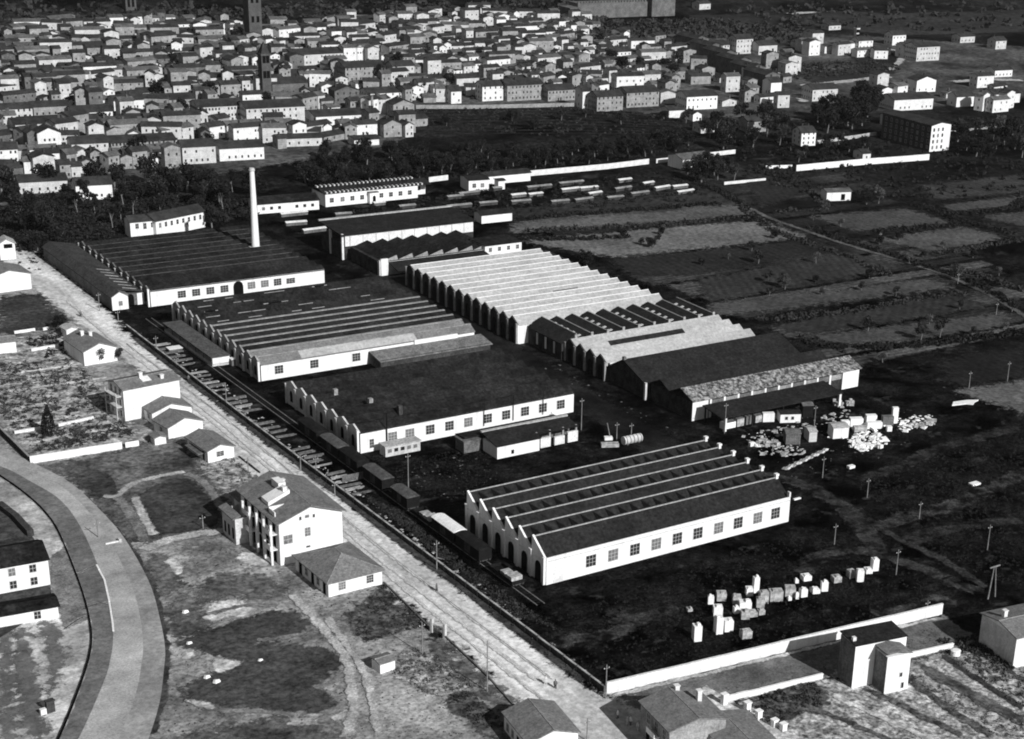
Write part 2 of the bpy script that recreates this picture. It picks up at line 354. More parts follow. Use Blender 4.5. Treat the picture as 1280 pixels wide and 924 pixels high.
# velodrome in the corner
TO = [(-60,545),(0,562),(39,579.5),(88,605.5),(124.7,639),(156,675.6),(187,731),(201,780),(206.6,814),(205,840),(200,879),(187,923),(165,980)]
TM = [(-60,570),(0,585),(40,605),(75,627),(100,659.5),(124.5,714),(139.4,759),(141.6,801),(138,828),(130,855),(100,923),(70,970)]
TR = [(-40,575),(0,597.7),(39,626),(66,655),(82,687),(102,739),(112,776.5),(114.3,808.7),(104,850),(75.4,923),(50,970)]
TI = [(-40,605),(0,634),(39,672),(60,700),(70,740)]
to, tm, tr = (spline(wpoly(t)) for t in (TO, TM, TR))
sheet('track_outer_lane', [(p.x,p.y) for p in to]+[(p.x,p.y) for p in reversed(tm)], M['track'], 9, world=True, jit=0)
tq = [a.lerp(b, .42) for a, b in zip(to, [tm[int(i*(len(tm)-1)/(len(to)-1))] for i in range(len(to))])]
sheet('track_middle_lane', [(p.x,p.y) for p in tq]+[(p.x,p.y) for p in reversed(tm)], mat('track_middle', G(134), G(176), scale=.06, grain=.2), 9.3, world=True, jit=0)
sheet('track_inner_lane', [(p.x,p.y) for p in tm]+[(p.x,p.y) for p in reversed(tr)], M['trackd'], 10, world=True, jit=0)
sheet('infield', [(p.x,p.y) for p in tr]+[(30,150),(30,300)], M['track2'], 8, world=True, jit=0)
strip('track_edge', [(p.x,p.y) for p in tr[::6]], .12, M['path'], 10.5, world=True, jit=.03)
sheet('infield_lawn', [(-60,620),(0,636),(40,672),(60,700),(66,760),(0,800),(-60,800)], M['lawnd'], 10, jit=0)
for q in ([(20,785),(33,790),(45,850),(60,924),(30,924),(18,850)], [(48,780),(70,780),(80,830),(60,880),(62,830)], [(0,795),(12,790),(20,850),(22,924),(0,924)]):
    sheet('infield_stripe', q, M['trackd'], 9, jit=.2)
strip('ditch', [(39,583),(88,609),(124,642),(158,680),(190,735),(203,782),(208,814),(207,840),(202,879),(189,923)], .9, M['lawnd'], 8, jit=.4)
sheet('terrace', [(64,698),(80,686),(92,715),(104,745),(111,777),(80,790),(75,775),(64,735)], mat('terrace_gravel', G(92), G(136), scale=.3, grain=.3), 11, jit=.15, rnd=False, soft=.4)
for q in ([(96,721),(108,715),(121,709)], [(101,766),(120,758),(140,756)], [(80,790),(100,776),(112,772)]): strip('painted_line', q, .22, M['ridge'], 11, jit=.05)
for q in ([(258,755),(300,752),(330,765),(300,775),(262,770)],[(205,700),(222,698),(232,716),(220,722)],[(300,690),(340,700),(330,712),(290,704)]): sheet('dirt_patch', q, M['plotl'], 6)
for i in range(5): strip('garden_path', [(2+i*6,470+i*22),(60+i*10,462+i*20),(130+i*8,452+i*21)], 1.1, M['plotl'], 6, jit=.4)
strip('wheel_track', [(128.2,200),(127.6,260),(129.8,330),(129.5,400),(130.5,440)], .5, mat('wheel_rut', G(165), G(205), scale=.3, grain=.2), 9, world=True, jit=.2)
strip('wheel_track', [(130.6,200),(130.0,260),(131.8,330),(131.2,400)], .35, mat('wheel_rut', 0), 9, world=True, jit=.2)
strip('wheel_track', [(126.0,190),(125.6,240),(128.0,300),(128.6,360)], .45, mat('wheel_rut', 0), 9, world=True, jit=.2)
strip('verge', [(134.6,196),(134.5,260),(134.3,330),(134.6,405)], 1.3, M['lawnd'], 9, world=True, jit=.5)
# ------------------------------------------------------------------ fields to the east
FQ = [([(640,280),(926,257),(944,262),(930,270),(640,292)], 84, .1), ([(655,303),(700,297),(950,276),(1010,297),(770,322),(720,315)], 96, .12),
 ([(880,382),(1158,349.5),(1197,360),(950,391),(900,396)], 70, .1), ([(1015,271),(1132,261),(1199,282),(1067,290)], 68, .1),
 ([(1095,300),(1204,284),(1254,297),(1173,316)], 76, .1), ([(1007,422),(1262,391),(1257,409),(1067,433)], 66, .1),
 ([(1192,489),(1290,474),(1300,524)], 88, .1), ([(1176,257),(1290,244),(1290,255),(1190,265)], 68, .1), ([(1223,272),(1290,264),(1290,287),(1260,280)], 64, .1),
 ([(760,325),(1010,300),(1060,312),(860,345),(790,345)], 40, .2), ([(870,350),(1060,315),(1130,335),(890,378)], 50, .25), ([(960,410),(1190,368),(1240,385),(1010,418)], 46, .25),
 ([(1150,232),(1280,218),(1290,240),(1170,250)], 56, .2), ([(930,215),(990,212),(1010,240),(950,262)], 42, .2),
 ([(640,262),(900,240),(920,252),(640,276)], 50, .2), ([(1170,452),(1280,430),(1290,470),(1190,484)], 34, .2), ([(880,196),(945,215),(900,228),(845,222),(850,208)], 46, .2)]
_r = random.Random(21); _y = 300.0; _k = 0
while _y < 470:
    _w = _r.uniform(5, 13); _g = _r.choice([22,34,44,54,64,74]); x1 = 372+(_y-300)*.42
    if _g > 22:
        xa = 283+_r.uniform(-4,6); xm = _r.uniform(xa+30, x1-20)
        for (q0, q1, gg) in ((xa, xm, _g), (xm+.8, x1-4, _g*_r.uniform(.6,1.15))):
            m = mat('strip_field_%d' % int(gg//4), G(gg*.6), G(gg*1.2), scale=.05, grain=.4, gscale=.9, furrow=(PI/2, .16, .22))
            sheet('field', [(q0,_y),(q1,_y+_r.uniform(-.5,.5)),(q1,_y+_w-.9),(q0,_y+_w-.9)], m, 2, jit=.3, world=True, rnd=False)
    _y += _w+_r.uniform(0,2)
for i, (q, g, c) in enumerate(FQ):
    m = mat('field_crop_%d' % i, G(g*.88), G(g*1.14), scale=.05, grain=.26, gscale=.8, furrow=(.05+.4*(i % 3), .12, c*.6))
    sheet('field', q, m, 3+i % 3, jit=.5)
LANE = [(905,240),(950,268),(1012,291),(1062,308),(1110,322),(1158,336.5),(1210,357),(1257,381),(1300,410)]
strip('lane', LANE, 1.5, M['lane'], 6)
strip('lane', [(900,585),(985,600),(1060,640),(1130,678),(1180,702),(1235,738)], 1.6, mat('faint_path', G(30), G(62), scale=.2, grain=.5), 5, jit=.5)
strip('yard_street', [(470,325),(520,375),(640,445),(760,520),(870,585)], 9, mat('street_dirt', G(14), G(40), scale=.06, grain=.4), 4, jit=1)
for q, ww, g in (([(1090,660),(1150,645),(1210,625),(1280,590)], 3.5, 66), ([(1060,600),(1110,590),(1180,560),(1280,535)], 3, 50), ([(1130,680),(1200,660),(1280,650)], 3.5, 52), ([(1000,720),(1040,690),(1120,700),(1230,745)], 3, 60), ([(985,600),(1010,610),(1060,640),(1100,690)], 4, 58), ([(690,810),(720,800),(770,792),(810,770)], 3.0, 66), ([(760,640+140),(800,770),(850,760)], 2.0, 60), ([(1090,770),(1140,760),(1180,745)], 2.4, 70)):
    strip('dry_grass_strip', q, ww, mat('dry_grass_%d' % g, G(g*.25), G(g*1.0), scale=.25, grain=.5, lo=.4, hi=.6), 5, jit=.9, seed=g)
def hgt(bx, by, ty):
    g = W(bx, by); lo, hi = 0, 90
    for _ in range(30):
        m = (lo+hi)/2
        if pj((g.x, g.y, m))[1] > ty: lo = m
        else: hi = m
    return lo
# ------------------------------------------------------------------ windows
_wc = {}
def window(parent, x, y, z, w, h, face='S', nx=3, ny=3, fm='frame', deep=.06, name='window'):
    key = (round(w,2), round(h,2), nx, ny, fm)
    if key not in _wc:
        f = MB(); t = .09
        f.box(-w/2-t,w/2+t,-deep,0,-t,0).box(-w/2-t,w/2+t,-deep,0,h,h+t).box(-w/2-t,-w/2,-deep,0,0,h).box(w/2,w/2+t,-deep,0,0,h)
        for i in range(1,nx): xx = -w/2+w*i/nx; f.box(xx-.035,xx+.035,-deep+.015,0,0,h)
        for j in range(1,ny): zz = h*j/ny; f.box(-w/2,w/2,-deep+.02,0,zz-.035,zz+.035)
        _wc[key] = (f.mesh('window', M[fm]), MB().box(-w/2,w/2,-.012,.02,0,h).mesh('pane', M['glass']))
    a, b = _wc[key]
    if RND.random() < .16:
        b2 = _wc.get(key+('lit',)) or b.copy(); b2.materials[0] = M['glass2']; _wc[key+('lit',)] = b2; b = b2  # some panes get the grey painted for reflected light
    o = put(name, a, parent, (x,y,z), {'S':0,'W':-PI/2,'E':PI/2,'N':PI}[face])
    put('pane', b, o); return o
def opening(parent, x, y, z, w, h, face='S', m='void', name='doorway', arch=False):
    pts = [(-w/2,0),(w/2,0),(w/2,h)]
    if arch: pts += [(w/2*math.cos(t), h+w/2*math.sin(t)) for t in (PI*.2,PI*.4,PI*.6,PI*.8)]
    pts += [(-w/2,h)]
    return MB().prism(pts, -.02, .03, 'y').build(name, M[m], parent, (x,y,z), {'S':0,'W':-PI/2,'E':PI/2,'N':PI}[face])
# ------------------------------------------------------------------ works halls with rows of roof bays across
def hall(label, x0, x1, y0, y1, n, eave, rise, frac=.7, wm='white', rm='roof', gm=None, name='factory_hall', cap='ridge', capw=.28, xtop=0, par=.35, spikes=False, west='bays', rise_to=None, step0=0, wopen=True, rml=None, wsteps=0):
    """bays run along X; bay k=0 is the southern one (y0)"""
    t = thing(name, label, 'factory hall', (x0, y0, 0)); Lx = x1-x0; Ly = y1-y0; b = Ly/n
    gm = gm or wm
    MB().box(0,Lx,0,Ly,0,eave).build('wall', M[wm], t)
    for k in range(n):
        ya, yb = k*b, (k+1)*b; yr = ya+frac*b; r = rise if rise_to is None else rise+(rise_to-rise)*k/max(1,n-1)
        xe = Lx+.25-(wsteps*k)
        m = M[rml[k] if rml and k < len(rml) else rm]
        MB().prism([(ya-(.3 if k == 0 else 0),eave-(.12 if k==0 else 0)),(yb,eave),(yr,eave+r)], .3, xe, 'x').build('roof', m, t)
        if cap and (n < 10 or k < 7 or cap == 'white'): MB().box(.25,xe+.02,yr-capw/2,yr+capw/2,eave+r-.06,eave+r+.10).build('ridge_cap', M[cap], t)
        elif cap:
            for q in range(5):
                q0 = random.Random(k*7+q).uniform(0, .8)*Lx; MB().box(q0+.3,q0+random.Random(k+q).uniform(2,6),yr-.9,yr-.7,eave+r-.5,eave+r-.32).build('skylight', M['grey'], t)
        # west gable wall of the bay
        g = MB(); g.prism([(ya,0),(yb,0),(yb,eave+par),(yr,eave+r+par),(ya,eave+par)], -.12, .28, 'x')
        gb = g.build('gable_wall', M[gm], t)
        pc = .25 if wopen == 1 else -.35
        MB().box(-.45,.0,yb-.38,yb+.30 if k<n-1 else yb,0,eave+par+pc).box(-.55,.05,yb-.45,yb+.36 if k<n-1 else yb+.05,eave+par+pc,eave+par+pc+.2).build('pilaster', M[(wm if gm == wm or wopen == 1 else 'pale') if wm!='soot' else 'grey'], t)
        if wopen: opening(t, -.15, (ya+yb)/2, .05 if wopen == 1 else 1.0, b*(.42 if wopen == 1 else .26), eave*.62 if wopen == 1 else eave*.42, 'W', arch=True)
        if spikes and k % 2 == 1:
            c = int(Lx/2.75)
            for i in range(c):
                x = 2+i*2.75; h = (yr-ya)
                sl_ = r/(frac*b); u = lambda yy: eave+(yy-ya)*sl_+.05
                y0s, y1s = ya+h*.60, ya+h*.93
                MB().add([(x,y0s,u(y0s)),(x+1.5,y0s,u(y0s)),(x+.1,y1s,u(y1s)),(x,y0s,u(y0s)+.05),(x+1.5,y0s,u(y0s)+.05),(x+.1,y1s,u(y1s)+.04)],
                    [(0,1,2),(3,4,5),(0,1,4,3),(1,2,5,4),(2,0,3,5)]).build('shadow_triangle', M['void'], t)  # black triangles painted for the spiky shadows on alternate slopes
    MB().box(-.45,.0,-.02,.5,0,eave+par+.3).build('pilaster', M[wm if wm!='soot' else 'grey'], t)
    return t
# A: front warehouse
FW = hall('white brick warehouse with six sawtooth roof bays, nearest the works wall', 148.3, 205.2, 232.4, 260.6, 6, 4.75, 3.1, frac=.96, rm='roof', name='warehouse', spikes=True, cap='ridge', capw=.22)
MB().box(.02,56.9,-.25,0,0,5.35).box(56.6,56.95,-.28,.4,5.35,6.4).build('front_wall', M['white'], FW)
for x in (157.9,162.8,167.7,172.6,177.5,182.4,187.4,192.2,197.1,201.6): window(FW, x-148.3, -.25, 1.55, 2.1, 2.2)
MB().box(1.5,3.9,-.27,-.2,0,2.8).build('bricked_up_door', M['white2'], FW)
for k in range(6):
    MB().box(56.6,57.2,k*4.7+4.5-.3,k*4.7+4.5+.3,4.75,8.3).box(56.5,57.3,k*4.7+4.1,k*4.7+4.9,8.3,8.7).build('end_pier', M['white'], FW)
    MB().box(-.2,.0,k*4.7+.5,k*4.7+4.3,4.4,4.7).build('string_course', M['white2'], FW)
# B: hall 3
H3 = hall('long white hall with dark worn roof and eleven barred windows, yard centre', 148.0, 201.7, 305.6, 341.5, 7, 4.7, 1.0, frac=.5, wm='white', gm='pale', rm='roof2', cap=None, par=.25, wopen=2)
for x in (155.8+4.1-4.1,159.9,164.8,169.5,174.2,179.1,183.8,188.7,193.4,198.2): window(H3, x-148, -.02, 1.5, 2.0, 2.0)
window(H3, 2.9, -.02, .9, .9, 1.9, nx=2, ny=3); 
MB().tube((6.3,-.35,0),(6.3,-.35,8.2),.14,.14,6).build('stove_pipe', M['darkwood'], H3)
for x in (27+3, 37.5, 45.3): MB().tube((x,-.3,1),(x,-.3,6.6),.09,.09,6).build('drainpipe', M['darkwood'], H3)
for x, y in ((9,13),(12,5),(5,22)): MB().box(x,x+.9,y,y+.9,4.9,6.6+ (y==5)*.4).build('roof_vent', M['darkw' if y==5 else 'grey'], H3)
AN = thing('annex', 'small low outbuilding with five little windows against the white hall corner', 'outbuilding', (*W(482,572)[:2],0))
MB().box(0,8.2,0,2.6,0,2.2).build('wall', M['pale'], AN); MB().box(-.2,8.4,-.2,2.8,2.2,2.45).build('roof', M['ridge'], AN)
for i in range(5): window(AN, 1+i*1.5, 0, .9, .9, .8, nx=1, ny=1)
# C: hall B
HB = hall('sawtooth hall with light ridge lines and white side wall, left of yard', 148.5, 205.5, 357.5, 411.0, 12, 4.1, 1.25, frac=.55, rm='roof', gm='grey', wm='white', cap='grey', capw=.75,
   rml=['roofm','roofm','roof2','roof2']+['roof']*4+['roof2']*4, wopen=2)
MB().prism([(.0,0),(2.42,1.25),(2.42,1.33),(-.0,.08)], 10.5, 41, 'x').build('pale_roof_patch', M['roofw'], HB, (0,0,4.12))
for x in (4.7, 9.6+4, 24.5): window(HB, x, -.02, 1.3, 2.0, 1.9)
MB().box(40,52,-.5,-.02,2.4,4.3).build('parapet', M['white'], HB)
lt = thing('lean_to_shed', 'long pale lean-to shed roof along the sawtooth hall side', 'shed', (176.2,351.2,0))
MB().box(.3,30.5,.4,5.6,0,2.5).build('wall', M['darkw'], lt)
MB().prism([(0,2.2),(6.0,3.1),(6.0,3.3),(0,2.4)], 0, 31, 'x').build('roof', M['patch'] if 0 else mat('dusty_sheet_roof', .22,.12, scale=.5, grain=.3), lt)
# D: hall A with chimney
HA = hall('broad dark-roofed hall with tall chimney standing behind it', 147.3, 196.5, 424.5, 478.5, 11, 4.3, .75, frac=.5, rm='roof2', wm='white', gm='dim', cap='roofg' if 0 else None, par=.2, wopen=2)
for i in range(3,11):
    MB().box(1,48.5,i*4.91-.1,i*4.91+.1,4.32,4.5).build('gutter', mat('dull_ridge', .085,.05,grain=.3), HA)
for x in (8.0,11.9,15.8,19.7,27.3,31.1,34.8): window(HA, x+.6, -.02, 1.5, 2.1, 1.8)
opening(HA, 24.2, -.02, .05, 2.8, 2.6, arch=True)
window(HA, 39.2, -.02, 1.6, 2.4, 1.4)
ch = thing('factory_chimney', 'tall slender white brick factory chimney above the dark roofs', 'chimney', (188.9,453.1,0))
MB().box(-1.5,1.5,-1.5,1.5,0,4.6).build('base', M['pale'], ch)
MB().tube((0,0,4.6),(0,0,26.5),1.12,.66,16).build('shaft', M['white'], ch)
MB().tube((0,0,26.5),(0,0,27.0),.84,.84,16).tube((0,0,27.0),(0,0,27.3),.7,.66,16).build('cap', M['pale'], ch)
# annex along the road west of hall A
WA = thing('workshop', 'long narrow workshop with mid grey roof beside the road fence', 'workshop', (137.8,425.6,0))
MB().box(0,4.2,0,55,0,3.4).box(4.2,9.2,2.5,55,0,3.0).build('wall', M['dim'], WA)
MB().prism([(0,0),(4.2,0),(4.2,3.4),(2.1,4.7),(0,3.4)], -.2, .15, 'y').build('gable_wall', M['white'], WA)
MB().prism([(-.3,3.35),(2.1,4.75),(2.1,4.95),(-.3,3.55)], .0, 55.4, 'y').prism([(2.1,4.75),(9.0,3.3),(9.0,3.5),(2.1,4.95)], 2.6, 55.4, 'y').build('roof', mat('dusty_tile_roof', .065,.042, scale=.3, grain=.3), WA)
MB().prism([(2.1,4.75),(4.4,3.95),(4.4,3.5),(2.1,3.5)], 0, 2.6, 'y').build('roof', M['dim'], WA)
for i in range(7): MB().prism([(4.4,0),(8.0,-.78),(8.0,-.70),(4.4,.08)], 4+i*3.3, 4.5+i*3.3, 'y').build('skylight', M['ridge'] if i in (0,2,4) else M['grey'], WA, (0,0,4.36+.15))
opening(WA, 5.7, 2.48, .05, 1.9, 2.1, arch=True); MB().box(7.4,9.2,2.2,2.5,0,3.1).build('gate_pier', M['white'], WA)
window(WA, 2.2, -.2, 1.2, .9, 1.1)
# platform shed west of hall B
pf = thing('platform_shed', 'low open platform shed along the gables of sawtooth hall', 'shed', (142.6,372,0))
MB().box(0,4.8,0,31,2.2,2.45).build('roof', mat('platform_roof', .11,.07, scale=.5, grain=.3), pf); MB().box(.3,4.5,.2,30.8,0,.8).build('platform', M['pale'], pf)
for i in range(7): MB().box(.2,.4,.3+i*5,.5+i*5,.8,2.2).build('post', M['wood'], pf)
MB().box(.3,4.5,-.1,.15,.8,2.2).build('end_wall', M['white'], pf)
# ------------------------------------------------------------------ north works sheds
t = thing('high_shed', 'high shed with pale clerestory wall, north end of the works', 'shed', (212.2,444.0,0))
MB().box(0,43.5,1.5,15.5,0,4.8).build('wall', M['soot'], t)
MB().box(0.6,43.1,.9,1.5,4.0,7.2).build('clerestory_wall', M['white2'], t)
MB().prism([(0.5,7.2),(15.9,8.1),(15.9,8.4),(.5,7.5)], -.6, 44, 'x').build('roof', M['roof'], t)
MB().box(-.6,44,15.5,16.3,8.2,8.75).build('ridge_cap', M['ridge'], t)
MB().box(-.3,.3,1.2,1.9,0,7.6).box(-.3,.3,9,9.6,0,7.6).build('gate_pier', M['white2'], t)
for i in range(10): MB().box(2+i*4.2,2.3+i*4.2,.75,.9,4.0,7.2).build('pilaster', M['pale'], t)
t = hall('sooty sawtooth shed with seven roof bays behind the white-roofed hall', 214.0, 248.0, 425.0, 426, 1, 4.0, .1, rm='roof', wm='pale', west=None, wopen=False, name='engine_shed', cap=None)
# its roof bays run along Y: slopes facing west
MB().box(0,34,1,19,0,4.0).build('workshop_wall', M['soot'], t)
for i in range(7):
    x = 1+i*4.9; MB().prism([(x,4.0),(x+4.9,4.0),(x+4.5,5.4)], 1.0, 19.2, 'y').build('roof', M['roof2'], t)
    MB().prism([(x,4.02),(x+4.88,4.02),(x+4.5,5.42)], .85, 1.0, 'y').build('tooth_wall', M['grey'], t)
MB().box(0,2.2,-.3,.3,0,5.0).build('corner_pier', M['white'], t)
t = thing('office_block', 'white two-storey office block at the back corner of white roofs', 'office building', (247.5,424.3,0))
MB().box(0,12.5,0,9,0,5.2).build('wall', M['white'], t); MB().box(-.2,12.7,-.2,9.2,5.2,5.45).build('roof', M['roof2'], t)
for i in range(4):
    for z in (1.1,3.4): window(t, 1.8+i*3.1, 0, z, .9, 1.1, nx=2, ny=2)
t = thing('lean_to_shed', 'low white lean-to with small dark windows before the sooty shed', 'shed', (224.5,419.5,0))
MB().box(0,23,0,5.4,0,2.6).build('wall', M['white'], t); MB().prism([(-.2,2.6),(5.4,3.6),(5.4,3.8),(-.2,2.8)], -8, 23.2, 'x').build('roof', M['roof'], t)
for i in range(9): window(t, 1.6+i*2.4, 0, .9, .8, 1.0, nx=1, ny=2)
# building with battlement-like dormers at the north edge
t = thing('north_hall', 'white hall with a toothed roof edge and small central porch, north edge', 'hall', (235.3,505.5,0))
MB().box(0,33.5,0,10,0,4.2).build('wall', M['white'], t); MB().box(33.5,38.5,4,10,0,4.2).build('wing_wall', M['white'], t)
MB().prism([(-.2,4.2),(5,5.3),(10.2,4.2)], -.3, 38.8, 'x').build('roof', M['roof'], t)
for row, y in ((0,-.1),(1,7.0)):
    for i in range(24): MB().box(.4+i*1.5,.9+i*1.5,y,y+1.6,4.3+row*.4,4.85+row*.5).build('roof_rib', M['pale'], t)
for x in (2.2,6,9.5,13,20,23.5,27,30.5): window(t, x, 0, 1.4, 1.3, 1.4, nx=2, ny=2)
window(t, 36, 4, 1.5, 1.2, 1.3, nx=2, ny=2)
MB().box(15,18.2,-1.6,0,0,3.6).build('porch', M['white'], t); MB().box(14.8,18.4,-1.8,0,3.6,3.8).build('porch_roof', M['roofm'], t); opening(t, 16.6, -1.6, 0, 1.1, 2.1, arch=True)
# ------------------------------------------------------------------ east range
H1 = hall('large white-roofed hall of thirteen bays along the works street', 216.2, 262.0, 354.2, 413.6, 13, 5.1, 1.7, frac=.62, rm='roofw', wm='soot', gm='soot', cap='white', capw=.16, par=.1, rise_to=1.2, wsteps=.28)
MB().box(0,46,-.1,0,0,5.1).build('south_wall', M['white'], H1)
for k in range(1,13): MB().box(.3,45.5-.28*k,k*4.57-.13,k*4.57+.13,5.08,5.2).build('gutter', M['ridge'], H1)
for (x0,x1,k) in ((12,22,2),(23,31,4)): MB().prism([(k*4.57+.2,5.2),(k*4.57+1.7,5.95),(k*4.57+1.7,6.02),(k*4.57+.2,5.27)], x0, x1, 'x').build('bare_roof_patch', M['dim'], H1)
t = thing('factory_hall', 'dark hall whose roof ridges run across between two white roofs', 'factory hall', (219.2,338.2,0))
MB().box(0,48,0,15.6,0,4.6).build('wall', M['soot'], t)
for i in range(10):
    x = i*4.8
    MB().prism([(x,4.6),(x+4.8,4.6),(x+3.9,5.9)] if i else [(x-.3,4.5),(x+4.8,4.6),(x+4.2,6.4)], -.2, 16.2, 'y').build('roof', M['roof'], t)
    MB().box(x+3.8 if i else x+4.1,x+4.05 if i else x+4.35,-.25,16.2,(5.85 if i else 6.3),(6.0 if i else 6.5)).box(x+3.6,x+4.3,-.5,-.2,5.4,6.3).build('ridge_cap', M['ridge'], t)
    if i in (1,3,5,7,9):
        for j in range(5): MB().prism([(x+1.0,5.0-.02),(x+1.9,5.24-.02),(x+1.9,5.36),(x+1.0,5.12)], 1.5+j*2.8, 2.3+j*2.8, 'y').build('skylight', M['pale'], t)
for y in (3,7,11): MB().box(-.1,0,y,y+.7,1,4).build('pilaster', M['pale' if y != 7 else 'white'], t)
E4 = hall('white-roofed hall of four bays with a long dark skylight strip', 220.3, 266.5, 320.0, 338.0, 4, 4.4, 1.6, frac=.62, rm='roofw', wm='soot', gm='soot', cap=None, par=.12)
MB().box(0,46.2,-.25,.05,3.9,4.55).build('gutter', M['white'], E4)
MB().prism([(9.3,4.6),(11.7,5.78),(11.7,5.92),(9.3,4.74)], 8, 31, 'x').build('skylight_strip', M['roof'], E4)
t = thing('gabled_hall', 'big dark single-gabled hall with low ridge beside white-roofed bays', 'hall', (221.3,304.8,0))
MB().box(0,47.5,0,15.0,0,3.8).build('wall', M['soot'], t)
MB().prism([(0,3.8),(15,3.8),(9.4,6.9)], 0, .3, 'x').build('gable_wall', M['soot'], t)
MB().prism([(-.4,3.7),(9.4,7.0),(9.4,7.2),(-.4,3.9)], -.3, 47.8, 'x').prism([(9.4,7.0),(15.1,3.85),(15.1,4.05),(9.4,7.2)], -.3, 47.8, 'x').build('roof', M['roof'], t)
MB().box(-.2,.5,9.0,9.8,7.1,7.8).build('finial', M['dim'], t); MB().box(-.5,0,-.6,0,0,4.3).build('corner_pier', M['pale'], t)
t = thing('timber_shed', 'double-gabled shed with speckled pale front roof slope and white end', 'shed', (222.3,287.6,0))
MB().box(0,48.5,4.8,16.2,0,4.2).box(0,46.5,.35,4.8,0,4.6).build('wall', M['soot'], t)
MB().prism([(8.6,4.3),(12.6,6.1),(12.6,6.3),(8.6,4.5)], -.3, 48.8, 'x').prism([(12.6,6.1),(16.6,4.1),(16.6,4.3),(12.6,6.3)], -.3, 48.8, 'x').build('rear_roof', M['roof'], t)
MB().prism([(-.5,4.75),(4.6,6.5),(4.6,6.72),(-.5,4.95)], -.3, 51.5, 'x').build('front_roof', M['patch'], t)
MB().prism([(4.6,6.5),(8.8,4.5),(8.8,4.7),(4.6,6.72)], -.3, 51.5, 'x').build('front_roof_back', M['roof'], t)
MB().box(0,4.5,0,.2,0,4.75).build('end_wall', M['white'], t); MB().box(45.7,51,0,.4,0,4.75).build('end_wall', M['white'], t); MB().box(46.5,51,.4,6,0,4.6).build('side_wall', M['grey'], t)
for i in range(10): MB().box(4.9+i*4.05,5.45+i*4.05,-.05,.25,0,4.75).build('post', M['white'], t)
for i in range(10): MB().box(5.45+i*4.05,8.95+i*4.05,.1,.2,2.9,4.2).build('infill_panel', M['grey'] if i%2 else M['dim'], t)
t = thing('open_canopy', 'long dark canopy roof on white posts before the speckled shed', 'canopy', (223.6,278.3,0))
MB().prism([(0,3.3),(7.4,4.1),(7.4,4.3),(0,3.5)], 0, 36.5, 'x').build('roof', M['roof'], t)
for x in (1.0,35.4): MB().box(x,x+.6,.1,.6,0,3.3).build('post', M['white'], t)
for x in (9,18,27): MB().box(x,x+.3,.1,.4,0,3.3).build('post', M['darkwood'], t)
for x in (.4,9,18,27,35.6): MB().box(x,x+.3,6.7,7,0,4.0).build('rear_post', M['darkwood'], t)
for k, (x, wd_, hh_, mm) in enumerate(((1.8,3.4,1.5,'conc'),(5.6,2.0,1.9,'concd'),(8.2,1.6,2.0,'dim'),(11.0,2.4,1.7,'concd'),(14.0,3.2,.9,'concd'),(18.6,2.0,1.2,'dim'))):
    q = thing('stored_crate', ('white low crate under the canopy near its left post','stained crate second from left under the canopy','grey narrow crate third from left under the canopy','stained pale crate mid canopy beside a low one','wide low stained crate under the canopy middle','dull crate deepest right under the canopy')[k], 'crate', (223.6+x,279.6,0))
    MB().box(0,wd_,0,1.6,0,hh_).build('case', M[mm], q); MB().box(-.06,wd_+.06,-.06,1.66,hh_,hh_+.08).build('lid', M['wood'], q)
# small building in front of hall 3 (low workshop)
t = thing('low_workshop', 'low dark-roofed workshop with white wall and open bays, yard middle', 'workshop', (*W(621.5,574.5)[:2],0))
MB().box(0,10.5,0,6,0,2.8).build('wall', M['white'], t)
MB().prism([(-.2,2.8),(6.2,4.0),(6.2,4.2),(-.2,3.0)], -.3, 10.8, 'x').build('roof', M['roof'], t)
MB().box(10.8,21.5,5.2,6,0,3.9).build('rear_wall', M['dim'], t)
MB().box(-.3,21.5,6.0,6.7,3.95,4.4).build('ridge_beam', M['ridge'], t)
for x in (10.8,14.2,17.6,21): MB().box(x,x+.4,2,2.4,0,3.4).build('pier', M['grey'], t)
MB().prism([(1.5,3.1),(6.0,3.9),(6,4.05),(1.5,3.25)], 10.9, 21.4, 'x').build('bay_roof', M['roof'], t)
for x, hh in ((11.4,2.2),(15,1.9),(18.4,2.4)): MB().box(x,x+2.6,1.0,1.6,0,hh).build('bay_front', M['white2'], t)
opening(t, 3.8, 0, .6, .7, .9)
MB().box(-4.5,-.3,6.2,9.8,0,2.6).box(-4.7,-.2,6.0,10,2.6,2.8).build('side_shed', M['dim'], t)
MB().prism([(6.7,3.2),(11,2.7),(11,2.9),(6.7,3.4)], -4, 21, 'x').build('rear_roof', M['roof'], t)
MB().box(-4,21,7,10.8,0,2.6).build('rear_room', M['soot'], t)
